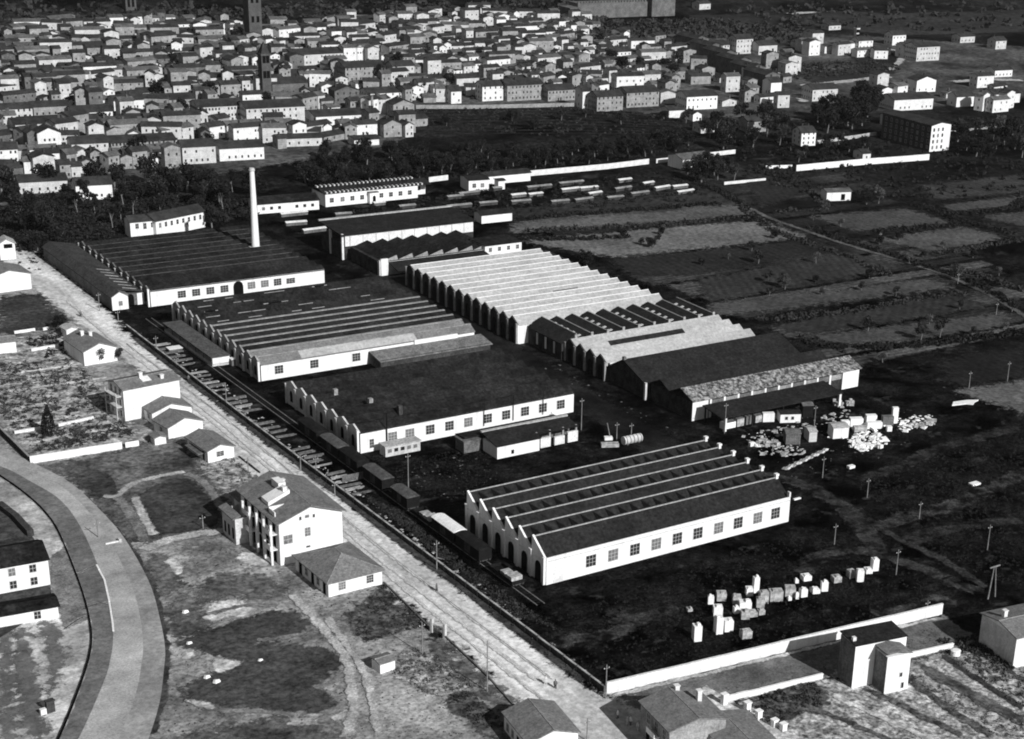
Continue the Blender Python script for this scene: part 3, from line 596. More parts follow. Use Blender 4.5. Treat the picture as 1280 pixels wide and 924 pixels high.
# ------------------------------------------------------------------ generic house
def house(label, fl, fr, depth, h, rise=1.6, ridge='y', wm='white', rm='roofm', name='house', cat='house', wins=(), over=.35, hip=False, loc=None, w=None, rz=None, group=None, chim=(), sidewm=None):
    if loc is None:
        a, b = W(*fl), W(*fr); loc = a; w = (b-a).length if w is None else w; rz = math.atan2(b.y-a.y, b.x-a.x) if rz is None else rz
    t = thing(name, label, cat, (loc[0],loc[1],0), rz, group)
    m = MB(); D = depth
    if hip: m.box(0,w,0,D,0,h)
    elif ridge == 'y': m.prism([(0,0),(w,0),(w,h),(w/2,h+rise),(0,h)], 0, D, 'y')
    else: m.prism([(0,0),(D,0),(D,h),(D/2,h+rise),(0,h)], 0, w, 'x')
    m.build('wall', M[wm], t)
    o = over; r = MB(); th = .18
    if hip:
        k = min(w,D)/2; e = h
        if w >= D: rg = [(k,D/2,h+rise),(w-k,D/2,h+rise)]
        else: rg = [(w/2,k,h+rise),(w/2,D-k,h+rise)]
        c = [(-o,-o,e),(w+o,-o,e),(w+o,D+o,e),(-o,D+o,e)]; c2 = [(x,y,z-th) for x,y,z in c]
        vs = c+rg+c2
        fs = [(0,1,5,4),(1,2,5),(2,3,4,5),(3,0,4)] if w >= D else [(0,1,4),(1,2,5,4),(2,3,5),(3,0,4,5)]
        fs += [(6,7,8,9),(0,1,7,6),(1,2,8,7),(2,3,9,8),(3,0,6,9)]
        r.add(vs, fs)
    else:
        span = w if ridge == 'y' else D; ln = D if ridge == 'y' else w; s = rise/(span/2)
        r.prism([(-o,h-o*s),(span/2,h+rise),(span/2,h+rise+th),(-o,h-o*s+th)], -o, ln+o, 'y' if ridge == 'y' else 'x')
        r.prism([(span/2,h+rise),(span+o,h-o*s),(span+o,h-o*s+th),(span/2,h+rise+th)], -o, ln+o, 'y' if ridge == 'y' else 'x')
    r.build('roof', M[rm], t)
    if rm == 'roofm':
        if hip:
            m_ = MB().tube(rg[0], rg[1], .1, .1, 5)
            for c_, g_ in zip(c, (rg[0], rg[0] if w < D else rg[1], rg[1], rg[1] if w < D else rg[0])): m_.tube(c_, g_, .08, .08, 5)
            tag(m_.build('ridge_tiles', M['pale_tile'], t), kind='stuff')
        elif ridge == 'y': MB().tube((w/2,-o,h+rise+.16),(w/2,D+o,h+rise+.16),.11,.11,5).build('ridge_tiles', M['pale_tile'], t)
        else: MB().tube((-o,D/2,h+rise+.16),(w+o,D/2,h+rise+.16),.11,.11,5).build('ridge_tiles', M['pale_tile'], t)
    for q in wins:
        face, u, z, ww, hh = q[:5]; nx, ny = (q[5], q[6]) if len(q) > 6 else (2,2)
        x, y = {'S':(u,0),'W':(0,u),'E':(w,u),'N':(u,D)}[face]
        if nx == 0: opening(t, x, y, z, ww, hh, face, arch=ny > 0)
        else: window(t, x, y, z, ww, hh, face, nx, ny)
    for (x,y,z0,z1) in chim: MB().box(x-.35,x+.35,y-.35,y+.35,z0,z1).box(x-.45,x+.45,y-.45,y+.45,z1,z1+.15).build('chimney', M['white2'], t)
    return t, w
# west side of the road
house('white gabled barn at the left picture edge beside the road', (-12,368.5), (40,361.5), 9, 4.4, 1.5, 'y', rm='roofm', name='barn', cat='barn')
t, _ = house('little white bell turret with a dark opening behind the barn', (1,326), (20.5,324.5), 4.2, 4.8, 1.2, 'y', name='turret_house', cat='turret', rm='ridge')
opening(t, 2.3, 0, 3.4, 2.3, 1.2)
house('white gabled house with shrubs at its foot beside the road bend', (106,458.4), (147,451.5), 12, 3.6, 1.6, 'y', chim=((3,8,4.5,6.0),(4.2,6,5,6.2)), wins=(('S',4.6,1.1,.0001,.0001,0,0),)[:0])
house('tiny white outhouse behind the gabled roadside house', (84,424), (98,421.5), 3, 2.4, .5, 'y', name='outhouse', cat='outhouse', rm='ridge')
house('white walled shed low at the left picture edge', (-8,444), (21,441), 4, 3, .6, 'x', name='shed', cat='shed')
t, w_ = house('tall white three-storey house with blank front wall by road', (157,527.5), (226.5,513), 7.2, 7.3, .9, 'x', rm='roofm', chim=((5.5,3,8.1,9.3),(9.5,1.2,7.8,8.6)), sidewm='pale',
  wins=tuple(('W',u,z,.8,1.3) for u in (1.5,3.6,5.7) for z in (.9,3.4,5.7)))
MB().prism([(0,0),(1.9,.47),(1.9,.55),(0,.08)], 5.2, 7.2, 'x').build('skylight', M['white'], t, (0,1.3,7.3+.33+.18))
MB().box(-1.3,-.05,1,6.4,3.0,3.2).box(-1.3,-.05,1,6.4,5.4,5.6).box(-1.3,-1.15,1,1.2,0,6.4).box(-1.3,-1.15,6.2,6.4,0,6.4).build('balcony', M['pale'], t)
house('low gabled cottage with pale roof tucked beside the tall house', (191,531), (240,522), 5.2, 2.6, 1.5, 'y', rm='roofm', name='cottage', cat='cottage', wins=(('W',2,.9,.8,1),))
house('low gabled cottage in the middle of three roadside cottages', (211,550), (254,540), 6.2, 2.7, 1.5, 'y', rm='roofm', name='cottage', cat='cottage', wins=(('W',3,.9,.8,1),))
t, _ = house('gabled cottage with shuttered front window, nearest of the roadside three', (260.5,580), (293,573), 9.6, 2.8, 1.0, 'y', rm='roofm', name='cottage', cat='cottage', over=.4, wins=(('S',2.7,1.2,1.5,1.0,2,3),('W',2,.2,.9,2,0,0),('W',5,.9,.9,1.1),('W',8,.9,.9,1.1)))
MB().box(-1.6,-.1,1.2,7.5,1.9,2.05).build('awning', M['dim'], t)
house('tiny white shed at the end of the long garden wall', (194,558), (208,555.5), 2.4, 1.8, .4, 'y', name='garden_shed', cat='shed')
# three-storey apartment house
t, w_ = house('white three-storey apartment house with attic and balconies by the road', (351,708), (429,690.5), 17.5, 8.6, 2.2, 'y', rm='roofm', over=.7, chim=((4.4,7.5,9.8,11.9),(6.2,12.5,9.4,11.2)),
   wins=(('S',5.4,4.9,1.0,1.6,2,3),('S',4.1,8.3,.35,.6,1,1),('S',6.7,8.3,.35,.6,1,1),('S',5.4,8.5,.7,.5,1,1),('S',1.6,4.2,1.6,1.6,2,2),('S',5.4,2.6,.7,.3,1,1)))
L = 17.5
MB().prism([(0,0),(4.2,1.7),(4.2,2.4),(0,.75)], 6.6, 9.8, 'y').box(3.4,4.8,9.8,13,1.2,2.6).build('attic_dormer', M['white'], t, (.9,0,9.15))
for k, y in enumerate((1.0,4.2,7.4,10.6,13.8)):
    for z, hh in ((.1,2.3),(3.2,2.1),(6.1,1.9)): opening(t, -.02, y+1.3, z, 1.3, hh, 'W', arch=(z < 1))
    MB().box(-1.4,-1.0,y-.25,y+.15,0,8.0).build('pilaster', M['white2'], t)
    if k in (0,3): MB().box(-1.5,-.05,y-.2,y+2.9,2.9,3.1).box(-1.5,-1.35,y-.2,y+2.9,3.1,3.9).box(-1.5,-.05,y-.2,y+2.9,5.9,6.1).box(-1.5,-1.35,y-.2,y+2.9,6.1,6.9).build('balcony', M['white'], t)
MB().box(-3.4,-.05,12.2,12.5,0,5.2).box(-3.4,-3.1,12.5,18.6,0,5.2).box(-3.4,-.05,18.3,18.6,0,5.2).build('roofless_wing_wall', M['pale'], t)
MB().box(-3.1,-.05,12.5,18.3,0,.3).build('wing_shade_slab', M['void'], t)  # slab painted near black for the shade inside the roofless wing
MB().prism([(-3.9,5.2),(-2.3,5.7),(-2.3,5.9),(-3.9,5.4)], 12, 19, 'y').build('wing_roof_strip', M['roofm'], t)
for yy in (13.4,15.4,17.2): opening(t, -3.42, yy, .9, .8, 2.2, 'W')
MB().box(.2,w_-.2,17.5,21.5,0,6.2).build('rear_wing_wall', M['pale'], t)
MB().prism([(-.5,6.1),(w_/2,7.9),(w_/2,8.1),(-.5,6.3)], 17.6, 22, 'y').prism([(w_/2,7.9),(w_+.4,6.1),(w_+.4,6.3),(w_/2,8.1)], 17.6, 22, 'y').build('rear_wing_roof', M['roofm'], t)
MB().box(.2,3.6,4.6,4.8,8.9,9.9).box(.2,.4,2.2,4.6,8.6,9.7).build('roof_parapet', M['white'], t)
MB().box(-2.2,0,-.6,18.2,0,.12).build('pavement_slab', M['pale'], t)
house('roofless grey end wing adjoining the apartment house terrace', (281+20,655), (322,651), 4.5, 4.6, .4, 'x', wm='grey', rm='roofm', name='wing_house', cat='house wing')
t, _ = house('low white house with hipped tiled roof and two arched windows', (411,747.5), (477.8,730.5), 13, 3.0, 2.3, hip=True, rm='roofm', over=.5,
  wins=(('S',2.6,1.0,1.25,1.4,3,3),('S',8.0,1.0,1.25,1.4,3,3),('W',1.6,.1,1.1,2.2,0,0),('W',4.0,.9,.9,1.3),('W',6.2,.1,1.1,2.2,0,0),('W',8.6,.9,.9,1.3),('W',11,.1,1.2,2.2,0,0)))
MB().box(-1.3,0,-.6,13,0,.1).build('pavement_slab', M['pale'], t)
t, _ = house('small white shed with flat grey roof beside the garden path', (475.5,843.5), (494,837.5), 2.6, 1.9, .25, 'x', rm='roofm', name='garden_shed', cat='shed', over=.25)
t, _ = house('long low house with pale roof cut by the bottom picture edge', (660,952), (722,938), 9.5, 3.2, 1.3, 'y', rm='roofm', wins=(('W',2,.8,.8,1.2),('W',4,.1,.9,2,0,0),('W',6,.8,.8,1.2),('W',8,.8,.8,1.2)))
# two-storey house bottom centre
t, _ = house('two-storey roadside house with pale roof and balcony at bottom centre', (835,955), (905,938), 9.5, 5.6, 1.2, 'y', wm='grey', rm='roofm', chim=((7.8,5.5,5.6,7.9),(5.8,9.0,5.8,7.4)),
   wins=(('W',1.6,.1,1.1,2.1,0,0),('W',4.2,.1,1.1,2.1,0,0),('W',6.8,.1,1.1,2.1,0,0),('W',1.6,3.3,1.0,1.6),('W',4.2,3.3,1.0,1.6),('W',6.8,3.3,1.0,1.6)))
MB().box(-1.0,-.02,3.0,5.6,2.75,2.95).box(-1.0,-.9,3.0,5.6,2.95,3.7).build('balcony', M['white'], t)
t, _ = house('lower flat-roofed house annex with white parapet at bottom edge', (905,962), (965,948), 9, 3.4, .6, 'y', wm='white', rm='roofm', name='annex', cat='annex')
# tower house
a, b = W(1064.3,862), W(1127.5,848.5); tw = (b-a).length
t = thing('tower_house', 'tall narrow white house with dark west side and projecting stair block', 'house', (a.x,a.y,0), math.atan2(b.y-a.y,b.x-a.x))
hh = max(6.0, hgt(1064.3, 862, 808))
print('tower', hh)
MB().box(0,tw,0,4.6,0,hh).build('wall', M['white'], t)
MB().box(-.04,0,.02,4.55,0,hh-.05).build('west_wall_shade', M['dim'], t)  # shade of the west face painted as a darker skin
MB().prism([(-.2,hh),(4.9,hh+.35),(4.9,hh+.5),(-.2,hh+.15)], -.15, tw+.1, 'x').build('roof', M['roof'], t)
MB().box(tw*.40,tw*.86,-3.6,0,0,hh-1.0).build('stair_block', M['white'], t)
MB().box(tw*.40-.04,tw*.40,-3.55,-.02,0,hh-1.1).build('stair_block_shade', M['dim'], t)  # shaded side of the stair block, painted darker
MB().prism([(tw*.38,hh-.55),(tw*.63,hh-.3),(tw*.88,hh-1.05),(tw*.88,hh-.9),(tw*.63,hh-.1),(tw*.38,hh-.35)], -3.8, 0, 'y').build('stair_block_roof', M['roofm'], t)
window(t, tw*.7, -3.6, 2.9, .45, .7, nx=1, ny=1); window(t, tw*.75, -3.6, .7, .45, 1.0, nx=1, ny=1)
MB().box(.2,.8,1.2,1.8,hh,hh+.9).build('chimney', M['white2'], t)
# right edge house
a, b, c = W(1265.7,837), W(1225.5,798), W(1330,822)
dv = (b-a); rzh = math.atan2(c.y-a.y, c.x-a.x)
t, _ = house('white house with shaded side cut by the right picture edge', (1265.7,837), (1330,822), 9.7, 6.0, .9, 'x', rm='roofm', chim=((1.8,6,6.2,8.0),))
MB().box(-.04,0,.02,9.65,0,5.95).build('west_wall_shade', M['pale'], t)  # greyer skin painted for the west face in shade
# velodrome stand
t, _ = house('white two-storey pavilion with four-pane windows inside the track', (-70,758.5), (63.5,733.5), 8.5, 5.3, 1.6, 'x', rm='roof2', name='pavilion', cat='pavilion', over=.3)
wd = _
for u in (wd-2.6, wd-6.0, wd-9.4): 
    for z in (1.0,3.4): window(t, u, 0, z, 1.05, 1.35, nx=2, ny=2)
t, _ = house('low white front wing of the pavilion with one window', (-70,800), (74,774), 4.6, 2.5, .5, 'x', rm='roof2', name='pavilion_wing', cat='pavilion wing')
window(t, _-3.3, 0, .8, 1.0, 1.3, nx=2, ny=2)
# villa north-west of hall A
t, wv = house('white two-storey villa with long lit side behind the dark roofs', (164,298.5), (196,295.5), 5.5, 5.0, 1.2, 'x', rm='rooff', name='villa', cat='villa', wins=(('S',2,2.9,.9,1.4),('S',4.3,2.6,.9,1.7),('S',6.6,2.9,.9,1.4)), hip=False)
a, b = W(196,296), W(256.5,286)
t, wv = house('long white villa wing with a row of tall shuttered windows', (196,297), (257,284), 7, 5.0, 1.5, 'x', rm='rooff', name='villa_wing', cat='villa wing', wins=tuple(('S',1.5+i*2.15,2.8,.75,1.3,1,2) for i in range(9)))
t, _ = house('low white shed with seven small windows north of the chimney', (322,268), (399,262), 9, 3.2, 1.3, 'x', rm='roof2', name='shed', cat='shed', wins=tuple(('S',2+i*2.6,1.2,.9,.9,1,1) for i in (0,1,2,4.2,5.2,6.2)))
t, _ = house('low white workshop behind the north shed, right of it', (602,280), (640,276), 5, 2.8, .8, 'x', rm='roof', name='workshop', cat='workshop')
t, _ = house('white house with two windows and dark west side, north edge', (586,240), (611,238.5), 8, 4.0, .6, 'x', rm='roof', wins=(('S',2,1.4,1.2,1.3),('S',5,1.4,1.2,1.3)))
t, _ = house('long low white shed beside the north boundary wall', (611,231), (663,226), 6, 3.0, .8, 'x', rm='rooff', name='shed', cat='shed')
t, _ = house('little white gatehouse in front of the long north shed', (623,237.5), (631,236.8), 3, 3.2, .3, 'x', rm='rooff', name='gatehouse', cat='gatehouse')
t, _ = house('white farm villa with light roof by the north wall end', (853,213), (888,209), 9, 4.0, 1.2, 'x', rm='roofg', name='villa', cat='villa', wins=(('S',2,1.5,1,1.2),('S',8,1.5,1,1.2)))
t, _ = house('ruined white farm building alone in the eastern fields', (1033,252), (1063,251), 5, 3.4, .6, 'x', rm='roofg', name='farm_building', cat='farm building', wins=(('S',6.4,.3,1.6,2.2,0,0),))
# four-storey block
a, b, c = W(1162,187), W(1185.5,184.5), W(1120,169)
t, _ = house('tall four-storey block, white end with twelve windows and dark side', (1161.5,190), (1185.5,187.5), (c-a).length, 10.6, 1.0, 'y', rm='rooff', name='apartment_block', cat='apartment block', over=.2)
MB().box(-.05,0,.05,(c-a).length-.05,0,10.5).build('west_wall_shade', M['darkw'], t)  # dark skin carries the shade of the west side
for i in range(3):
    for z in (1,3.4,5.8,8.2): window(t, 1.5+i*2.5, 0, z, .9, 1.3, nx=1, ny=1)
dd = (c-a).length; n = int(dd/3.2)
for i in range(n):
    for z in (1,3.4,5.8,8.2): window(t, -.05, 1.6+i*3.2, z, .9, 1.3, 'W', nx=1, ny=1)
house('small white block beside the dark side of four-storey building', (1110,157.5), (1123,156), 5, 4.6, .3, 'x', rm='rooff', name='annex', cat='annex')
# ------------------------------------------------------------------ walls and fences
def wall_run(label, pts, h, th, m, cm=None, seg=6.0, world=False, name='boundary_wall', cat='wall', post=None, ch=.12):
    pts = [Vector((p[0],p[1],0)) for p in pts] if world else wpoly(pts)
    t = thing(name, label, cat, pts[0]); r = random.Random(len(label))
    for a, b in zip(pts, pts[1:]):
        Ln = (b-a).length; n = max(1, int(Ln/seg+.5)); d = (b-a).normalized(); ang = math.atan2(d.y, d.x)
        for k in range(n):
            p = a.lerp(b, k/n)-pts[0]; l = Ln/n; hh = h+r.uniform(-.04,.04)
            MB().box(0,l-.03,-th/2,th/2,-.1,hh).build('wall_panel', M[m], t, p, ang)
            if cm: MB().box(-.02,l-.01,-th/2-.07,th/2+.07,hh,hh+ch).build('coping', M[cm], t, p, ang)
            if post: MB().box(-.14,.14,-th/2-.1,th/2+.1,0,hh+ch+.05).build('post', M[post], t, p, ang)
    return t
wall_run('long white plastered works wall along the south edge of yard', [(758,868),(862,843.5),(1177,768)], 2.1, .3, 'white', 'white2')
wall_run('dark concrete fence with pale coping between road and works yard', [(135.5,194.2),(135.3,258),(135.0,330),(135.5,409)], 1.25, .2, 'darkw', 'ridge', seg=4.0, world=True, name='concrete_fence', cat='fence', post='dim')
wall_run('low crumbling white garden wall right of the tower house', [(1129,825),(1191,811)], 1.0, .3, 'conc', 'conc', seg=2.5)
wall_run('low crumbling white garden wall left of the tower house', [(905,878),(950,868),(1028,849)], 1.0, .3, 'conc', 'conc', seg=2.5)
wall_run('long white garden wall north of the grass meadow', [(38,580.5),(100,570.5),(153,562)], 1.6, .25, 'white', 'conc', seg=4)
wall_run('broken pale garden wall continuing to the little shed', [(157,560.5),(174,558)], 1.3, .25, 'conc', seg=2)
wall_run('dark leaning garden wall down to the track corner', [(-10,532),(37,579)], 1.5, .25, 'darkw', 'grey', seg=4)
wall_run('low white kerb wall in the cypress garden, western piece', [(18,543),(53,537)], .7, .5, 'white', seg=3)
wall_run('low white kerb wall in the cypress garden, eastern piece', [(73,534),(117,524)], .7, .4, 'white', seg=3)
wall_run('low pale wall between grass plots at the left edge', [(18,418),(44,414)], .8, .4, 'conc', seg=3)
wall_run('low pale wall beside the dark shrubs near the outhouse', [(54,414),(78,409)], .8, .4, 'conc', seg=3)
wall_run('short white wall segment in the orchard garden', [(39,440),(73,434)], .8, .5, 'white', seg=3)
wall_run('long white boundary wall below the avenue trees in the north', [(663,220),(758,211.5),(811,205)], 1.8, .3, 'white2', 'conc', seg=8)
wall_run('white boundary wall piece behind the farm villa', [(820,204),(838,202)], 1.6, .3, 'white2', seg=8)
wall_run('white boundary wall east of the farm villa', [(870,197.5),(919,192)], 1.6, .3, 'white2', seg=8)
wall_run('long white field wall below the four-storey block', [(995,214),(1080,206),(1161,200)], 2.2, .35, 'white', 'conc', seg=8)
wall_run('short pale field wall left of the long white field wall', [(957,211),(990,210)], 1.2, .3, 'conc', seg=8)
wall_run('thin pale wall beside the lane in the east', [(905,231),(957,226)], 1.0, .3, 'white2', seg=8)
wall_run('pale wall between gardens under the big tree clump', [(1020,180),(1070,173),(1095,169)], 1.4, .4, 'concd', seg=8)
wall_run('white wall from the north house to the toothed hall', [(536,228),(560,225)], 1.8, .3, 'white2', seg=8)
wall_run('low pale track edge barrier along the velodrome lane', [(121,709),(131,728),(137,755),(141,781),(142,792)], .5, .3, 'conc', seg=2)
tr_w = [(p.x,p.y) for p in tr]
gapi = [i for i, p in enumerate(tr) if 77 < pj(p)[0] < 84 and 668 < pj(p)[1] < 690]
g0, g1 = (min(gapi), max(gapi)) if gapi else (20, 21)
wall_run('dark curved railing wall of the track, upper arc', tr_w[:g0+1], .75, .18, 'void', seg=3, world=True, name='track_railing', cat='railing')
wall_run('dark curved railing wall of the track, lower arc', tr_w[g1:], .75, .18, 'void', seg=3, world=True, name='track_railing', cat='railing')
wall_run('dark inner stand edge curving behind the pavilion roof', [(0,637),(20,652),(39,673)], 1.6, 1.2, 'darkw', seg=3, name='terrace_wall')
wall_run('low wall and kerb on the west side of the road, upper piece', [(480,730),(538,787)], .5, .25, 'dim', 'path2' if 0 else None, seg=5)
wall_run('low wall and kerb on the west side of the road, lower piece', [(556,797),(612,850),(650,893)], .5, .25, 'dim', seg=5)
wall_run('short low wall north of the apartment house by the road', [(299,573),(325,593)], .6, .25, 'darkw', seg=4)
t = thing('garden_gate', 'slatted wooden garden gate between two posts on the roadside', 'gate', W(540,790))
p0, p1 = Vector(), W(556,797)-W(540,790); dg = (p1-p0).normalized(); ag = math.atan2(dg.y, dg.x)
for p in (p0, p1): MB().box(-.25,.25,-.25,.25,0,2.6).build('gate_post', M['pale'], t, p, ag)
for k in range(9): MB().box(-.06,.06,-.03,.03,.1,1.7).build('slat', M['wood'], t, p0.lerp(p1,(k+1)/10), ag)
MB().box(0,(p1-p0).length,-.05,-.03,.5,.62).box(0,(p1-p0).length,-.05,-.03,1.3,1.42).build('rail', M['wood'], t, p0, ag)
# ------------------------------------------------------------------ poles
POLES = [((376,590),568,'roadside pole level with the apartment house roof'),((395.4,595),570,'second pole beside the fence near the apartment roof'),((418.7,622),603,'short pole beside the fence behind the apartment gable'),
 ((546,714),676,'roadside pole opposite the front warehouse'),((609,866),801,'pole standing in the west verge beside the lower garden'),((528,819),778,'thin pole in the garden behind the gate'),
 ((757,875),831,'pole at the corner of the white works wall'),((733.5,928),898,'pale pole in the road at the bottom edge'),((196,441),420,'pole beside the fence below the workshop'),
 ((221,461),447,'pole beside the fence above the tall blank house'),((148,402),388,'pole in front of the narrow workshop gable'),((283.5,509.5),479,'pole beside the fence near three cottages'),
 ((310.5,592),572,'pole by the road above the apartment terrace'),((124.7,390),366,'pole at the narrow workshop corner'),((726.5,538),498,'tall pole right of the long white hall'),
 ((770.7,551),528,'upright pole beside the tank'),((789,546),529,'pole behind the horizontal tank'),((1028,597.7),571,'pole south of the junk slabs'),((1083.8,622.4),598,'pole in the dark field east of the warehouse'),
 ((1148.8,649.7),627,'pole in the eastern dark field, middle'),((1234,688),656,'pole in the dark field near the right edge'),((1042.8,681),655,'pole right of the front warehouse end'),
 ((1017.6,535),507,'pole among the huts by the canopy'),((965.6,565),547,'short pole beside the pale heap'),((905.6,542),504,'pole at the front corner of the canopy'),((1211,486),464,'pole at the pale field corner'),
 ((1259,477),452,'pole behind the pale field'),((1120,719),687,'pole behind the last concrete block'),((1158,769),752,'pole rising above the works wall end'),((1197,355),341,'pole beside the lane in the east'),
 ((510.5,611),567,'tall pole beside the box wagons'),((123,674),651,'pole on the outer track'),((254,662),647,'pole on the lawn south of the meadow'),((1100,302),292,'pole between the eastern fields'),((1245,395),378,'pole near the lane end')]
for (b, ty, lb) in POLES:
    g = W(*b); h = max(3.0, hgt(b[0], b[1], ty)); t = thing('utility_pole', lb+', one of the wooden poles' if len(lb.split()) < 7 else lb, 'pole', g)
    MB().tube((0,0,0),(0,0,h),.12,.08,6).build('shaft', M['pole'], t)
    MB().box(-.55,.55,-.04,.04,h-.7,h-.62).build('crossarm', M['pole'], t)
    MB().box(-.5,-.42,-.04,.04,h-.62,h-.48).box(.42,.5,-.04,.04,h-.62,h-.48).build('insulator', M['white'], t)['kind'] = 'stuff'
t = thing('leaning_pole', 'thin pale pole leaning over the white heap', 'pole', W(763,549)); MB().tube((0,0,0),(-1.0,0,4.0),.13,.09).build('shaft', M['pole'], t)
t = thing('pylon', 'double-legged wooden pylon at the lane end near the right edge', 'pylon', W(1239,748))
MB().tube((-.9,0,0),(-.3,0,6.6),.16,.1).build('leg', M['pole'], t); MB().tube((1.0,0,0),(.1,0,6.6),.16,.1).build('leg', M['pole'], t); MB().box(-1.4,1.2,-.1,.1,6.4,6.6).build('crossarm', M['pole'], t)
# ------------------------------------------------------------------ railway
def rail(x, y0, y1):
    MB().box(x-.05,x+.05,y0,y1,.1,.22).build('rail', M['grey'], RT)
RT = thing('railway_track', 'railway siding running between the road fence and the halls', 'railway track', (0,0,0))
rail(142.6,226,415); rail(144.1,226,415)
sm = MB().box(-1.2,1.2,-.13,.13,.06,.12).mesh('sleeper', M['darkwood'])
for k in range(190): put('sleeper', sm, RT, (143.35, 227+k*.98, 0))
def wagon(label, y, L, h, roofm='roof', body='darkwood', open_=False, x=143.35, load=None):
    t = thing('railway_wagon', label, 'railway wagon', (x, y, 0)); w2 = 1.35
    wh = MB().tube((-.06,0,0),(.06,0,0),.45,.45,12).mesh('wheel', M['darkw'])
    MB().box(-w2+.2,w2-.2,0,L,.75,1.0).build('underframe', M['darkw'], t)
    for sx in (-.75,.75):
        for yy in (L*.2, L*.8): put('wheel', wh, t, (sx, yy, .55))
    if open_:
        m = MB().box(-w2,w2,0,L,1.0,1.1); m.box(-w2,-w2+.08,0,L,1.1,h).box(w2-.08,w2,0,L,1.1,h).box(-w2+.08,w2-.08,0,.08,1.1,h).box(-w2+.08,w2-.08,L-.08,L,1.1,h); m.build('body', M[body], t)
        if load: MB().box(-w2+.2,w2-.2,.6,2.6,1.1,h+.5).box(-w2+.5,w2-.4,3.4,5,1.1,h+.2).build('load', M[load], t)
    else:
        MB().box(-w2,w2,0,L,1.0,h).build('body', M[body], t)
        MB().prism([(-w2-.12,h),(w2+.12,h),(w2*.6,h+.3),(0,h+.4),(-w2*.6,h+.3)], -.2, L+.2, 'y').build('roof', M[roofm], t)
        MB().box(-w2-.06,-w2-.01,L*.38,L*.62,1.15,h-.2).build('door', M['darkw'], t)
    for yy in (-.35, L+.05): MB().tube((-.7,yy,1.0),(-.7,yy+.3,1.0),.14,.14,8).build('buffer', M['darkw'], t); MB().tube((.7,yy,1.0),(.7,yy+.3,1.0),.14,.14,8).build('buffer', M['darkw'], t)
    return t
wr = mat('wagon_roof_grey', .11, .06, scale=.8, grain=.25); M['wroof'] = wr
M['droof'] = mat('wagon_roof_dark', .022, .012, scale=.8, grain=.25)
wagon('covered wagon with grey roof, just south of the plank yard fence', 283.5, 8.2, 3.3, 'wroof')
wagon('short covered wagon with paler roof and a box at its end', 273.0, 6.6, 3.2, 'wroof')
wagon('open low wagon loaded with pale crates between covered wagons', 264.0, 7.2, 1.6, open_=True, load='concd')
wagon('covered wagon with a bright white roof', 254.6, 8.4, 3.1, 'conc')
wagon('dark covered wagon immediately south of the white-roofed wagon', 245.2, 8.6, 3.1, 'droof')
wagon('open wagon with a pale heap beside the warehouse corner', 233.5, 8.2, 1.7, open_=True, load='concd')
wagon('dark wagon beside the gables of the long hall, southern of three', 294.5, 8.0, 3.2, 'droof')
wagon('grey-topped wagon beside the gables of long hall, middle of three', 303.5, 8.0, 3.2, 'wroof')
wagon('dark wagon beside the gables of the long hall, northern of three', 313.5, 9.0, 3.2, 'droof')
# plank stacks between fence and siding
pst = {}
r = random.Random(3)
for y0_, y1_, nn in ((286,300,6),(303,316,5),(322,334,4),(340,352,4),(356,372,6),(376,396,6)):
    for k in range(nn):
        y = y0_+(y1_-y0_)*k/nn; h = r.uniform(.15,.45); L = r.uniform(3.4,4.4); mm = r.choice(['wood','dim','dim','grey'])
        t = thing('plank_stack', 'low stack of grey planks lying across the strip beside the road fence', 'plank stack', (136.6+r.uniform(-.2,.3), y, 0), r.uniform(-.06,.06), 'plank stacks between the fence and the siding')
        g = MB()
        for q in range(3):
            MB().box(0,L+r.uniform(-.5,.3),q*.3,q*.3+.24,0,h+r.uniform(-.08,.08)).build('plank_pile', M[mm], t)
t = thing('plank_fence', 'short fence of grey upright boards across the end of the plank yard', 'fence', W(428,604))
for k in range(16): MB().box(k*.38,k*.38+.33,-.04,.04,0,1.6).build('board', M['wood'], t)
MB().box(6.0,6.6,-.3,.3,0,2.3).build('end_post', M['white2'], t)
for i, (px, py, ll, wd_, h, lab) in enumerate(((212,440,3.2,2.2,.5,'white tarpaulin-topped slab stack in the yard by the platform shed'),(290,458,2.2,1.6,1.6,'small white hut at the south end of platform shed'))):
    t = thing('slab_stack', lab, 'stack', W(px,py)); MB().box(0,ll,0,wd_,0,h).build('pile', M['dim'], t); MB().box(-.1,ll+.1,-.1,wd_+.1,h,h+.12).build('cover', M['white'], t)
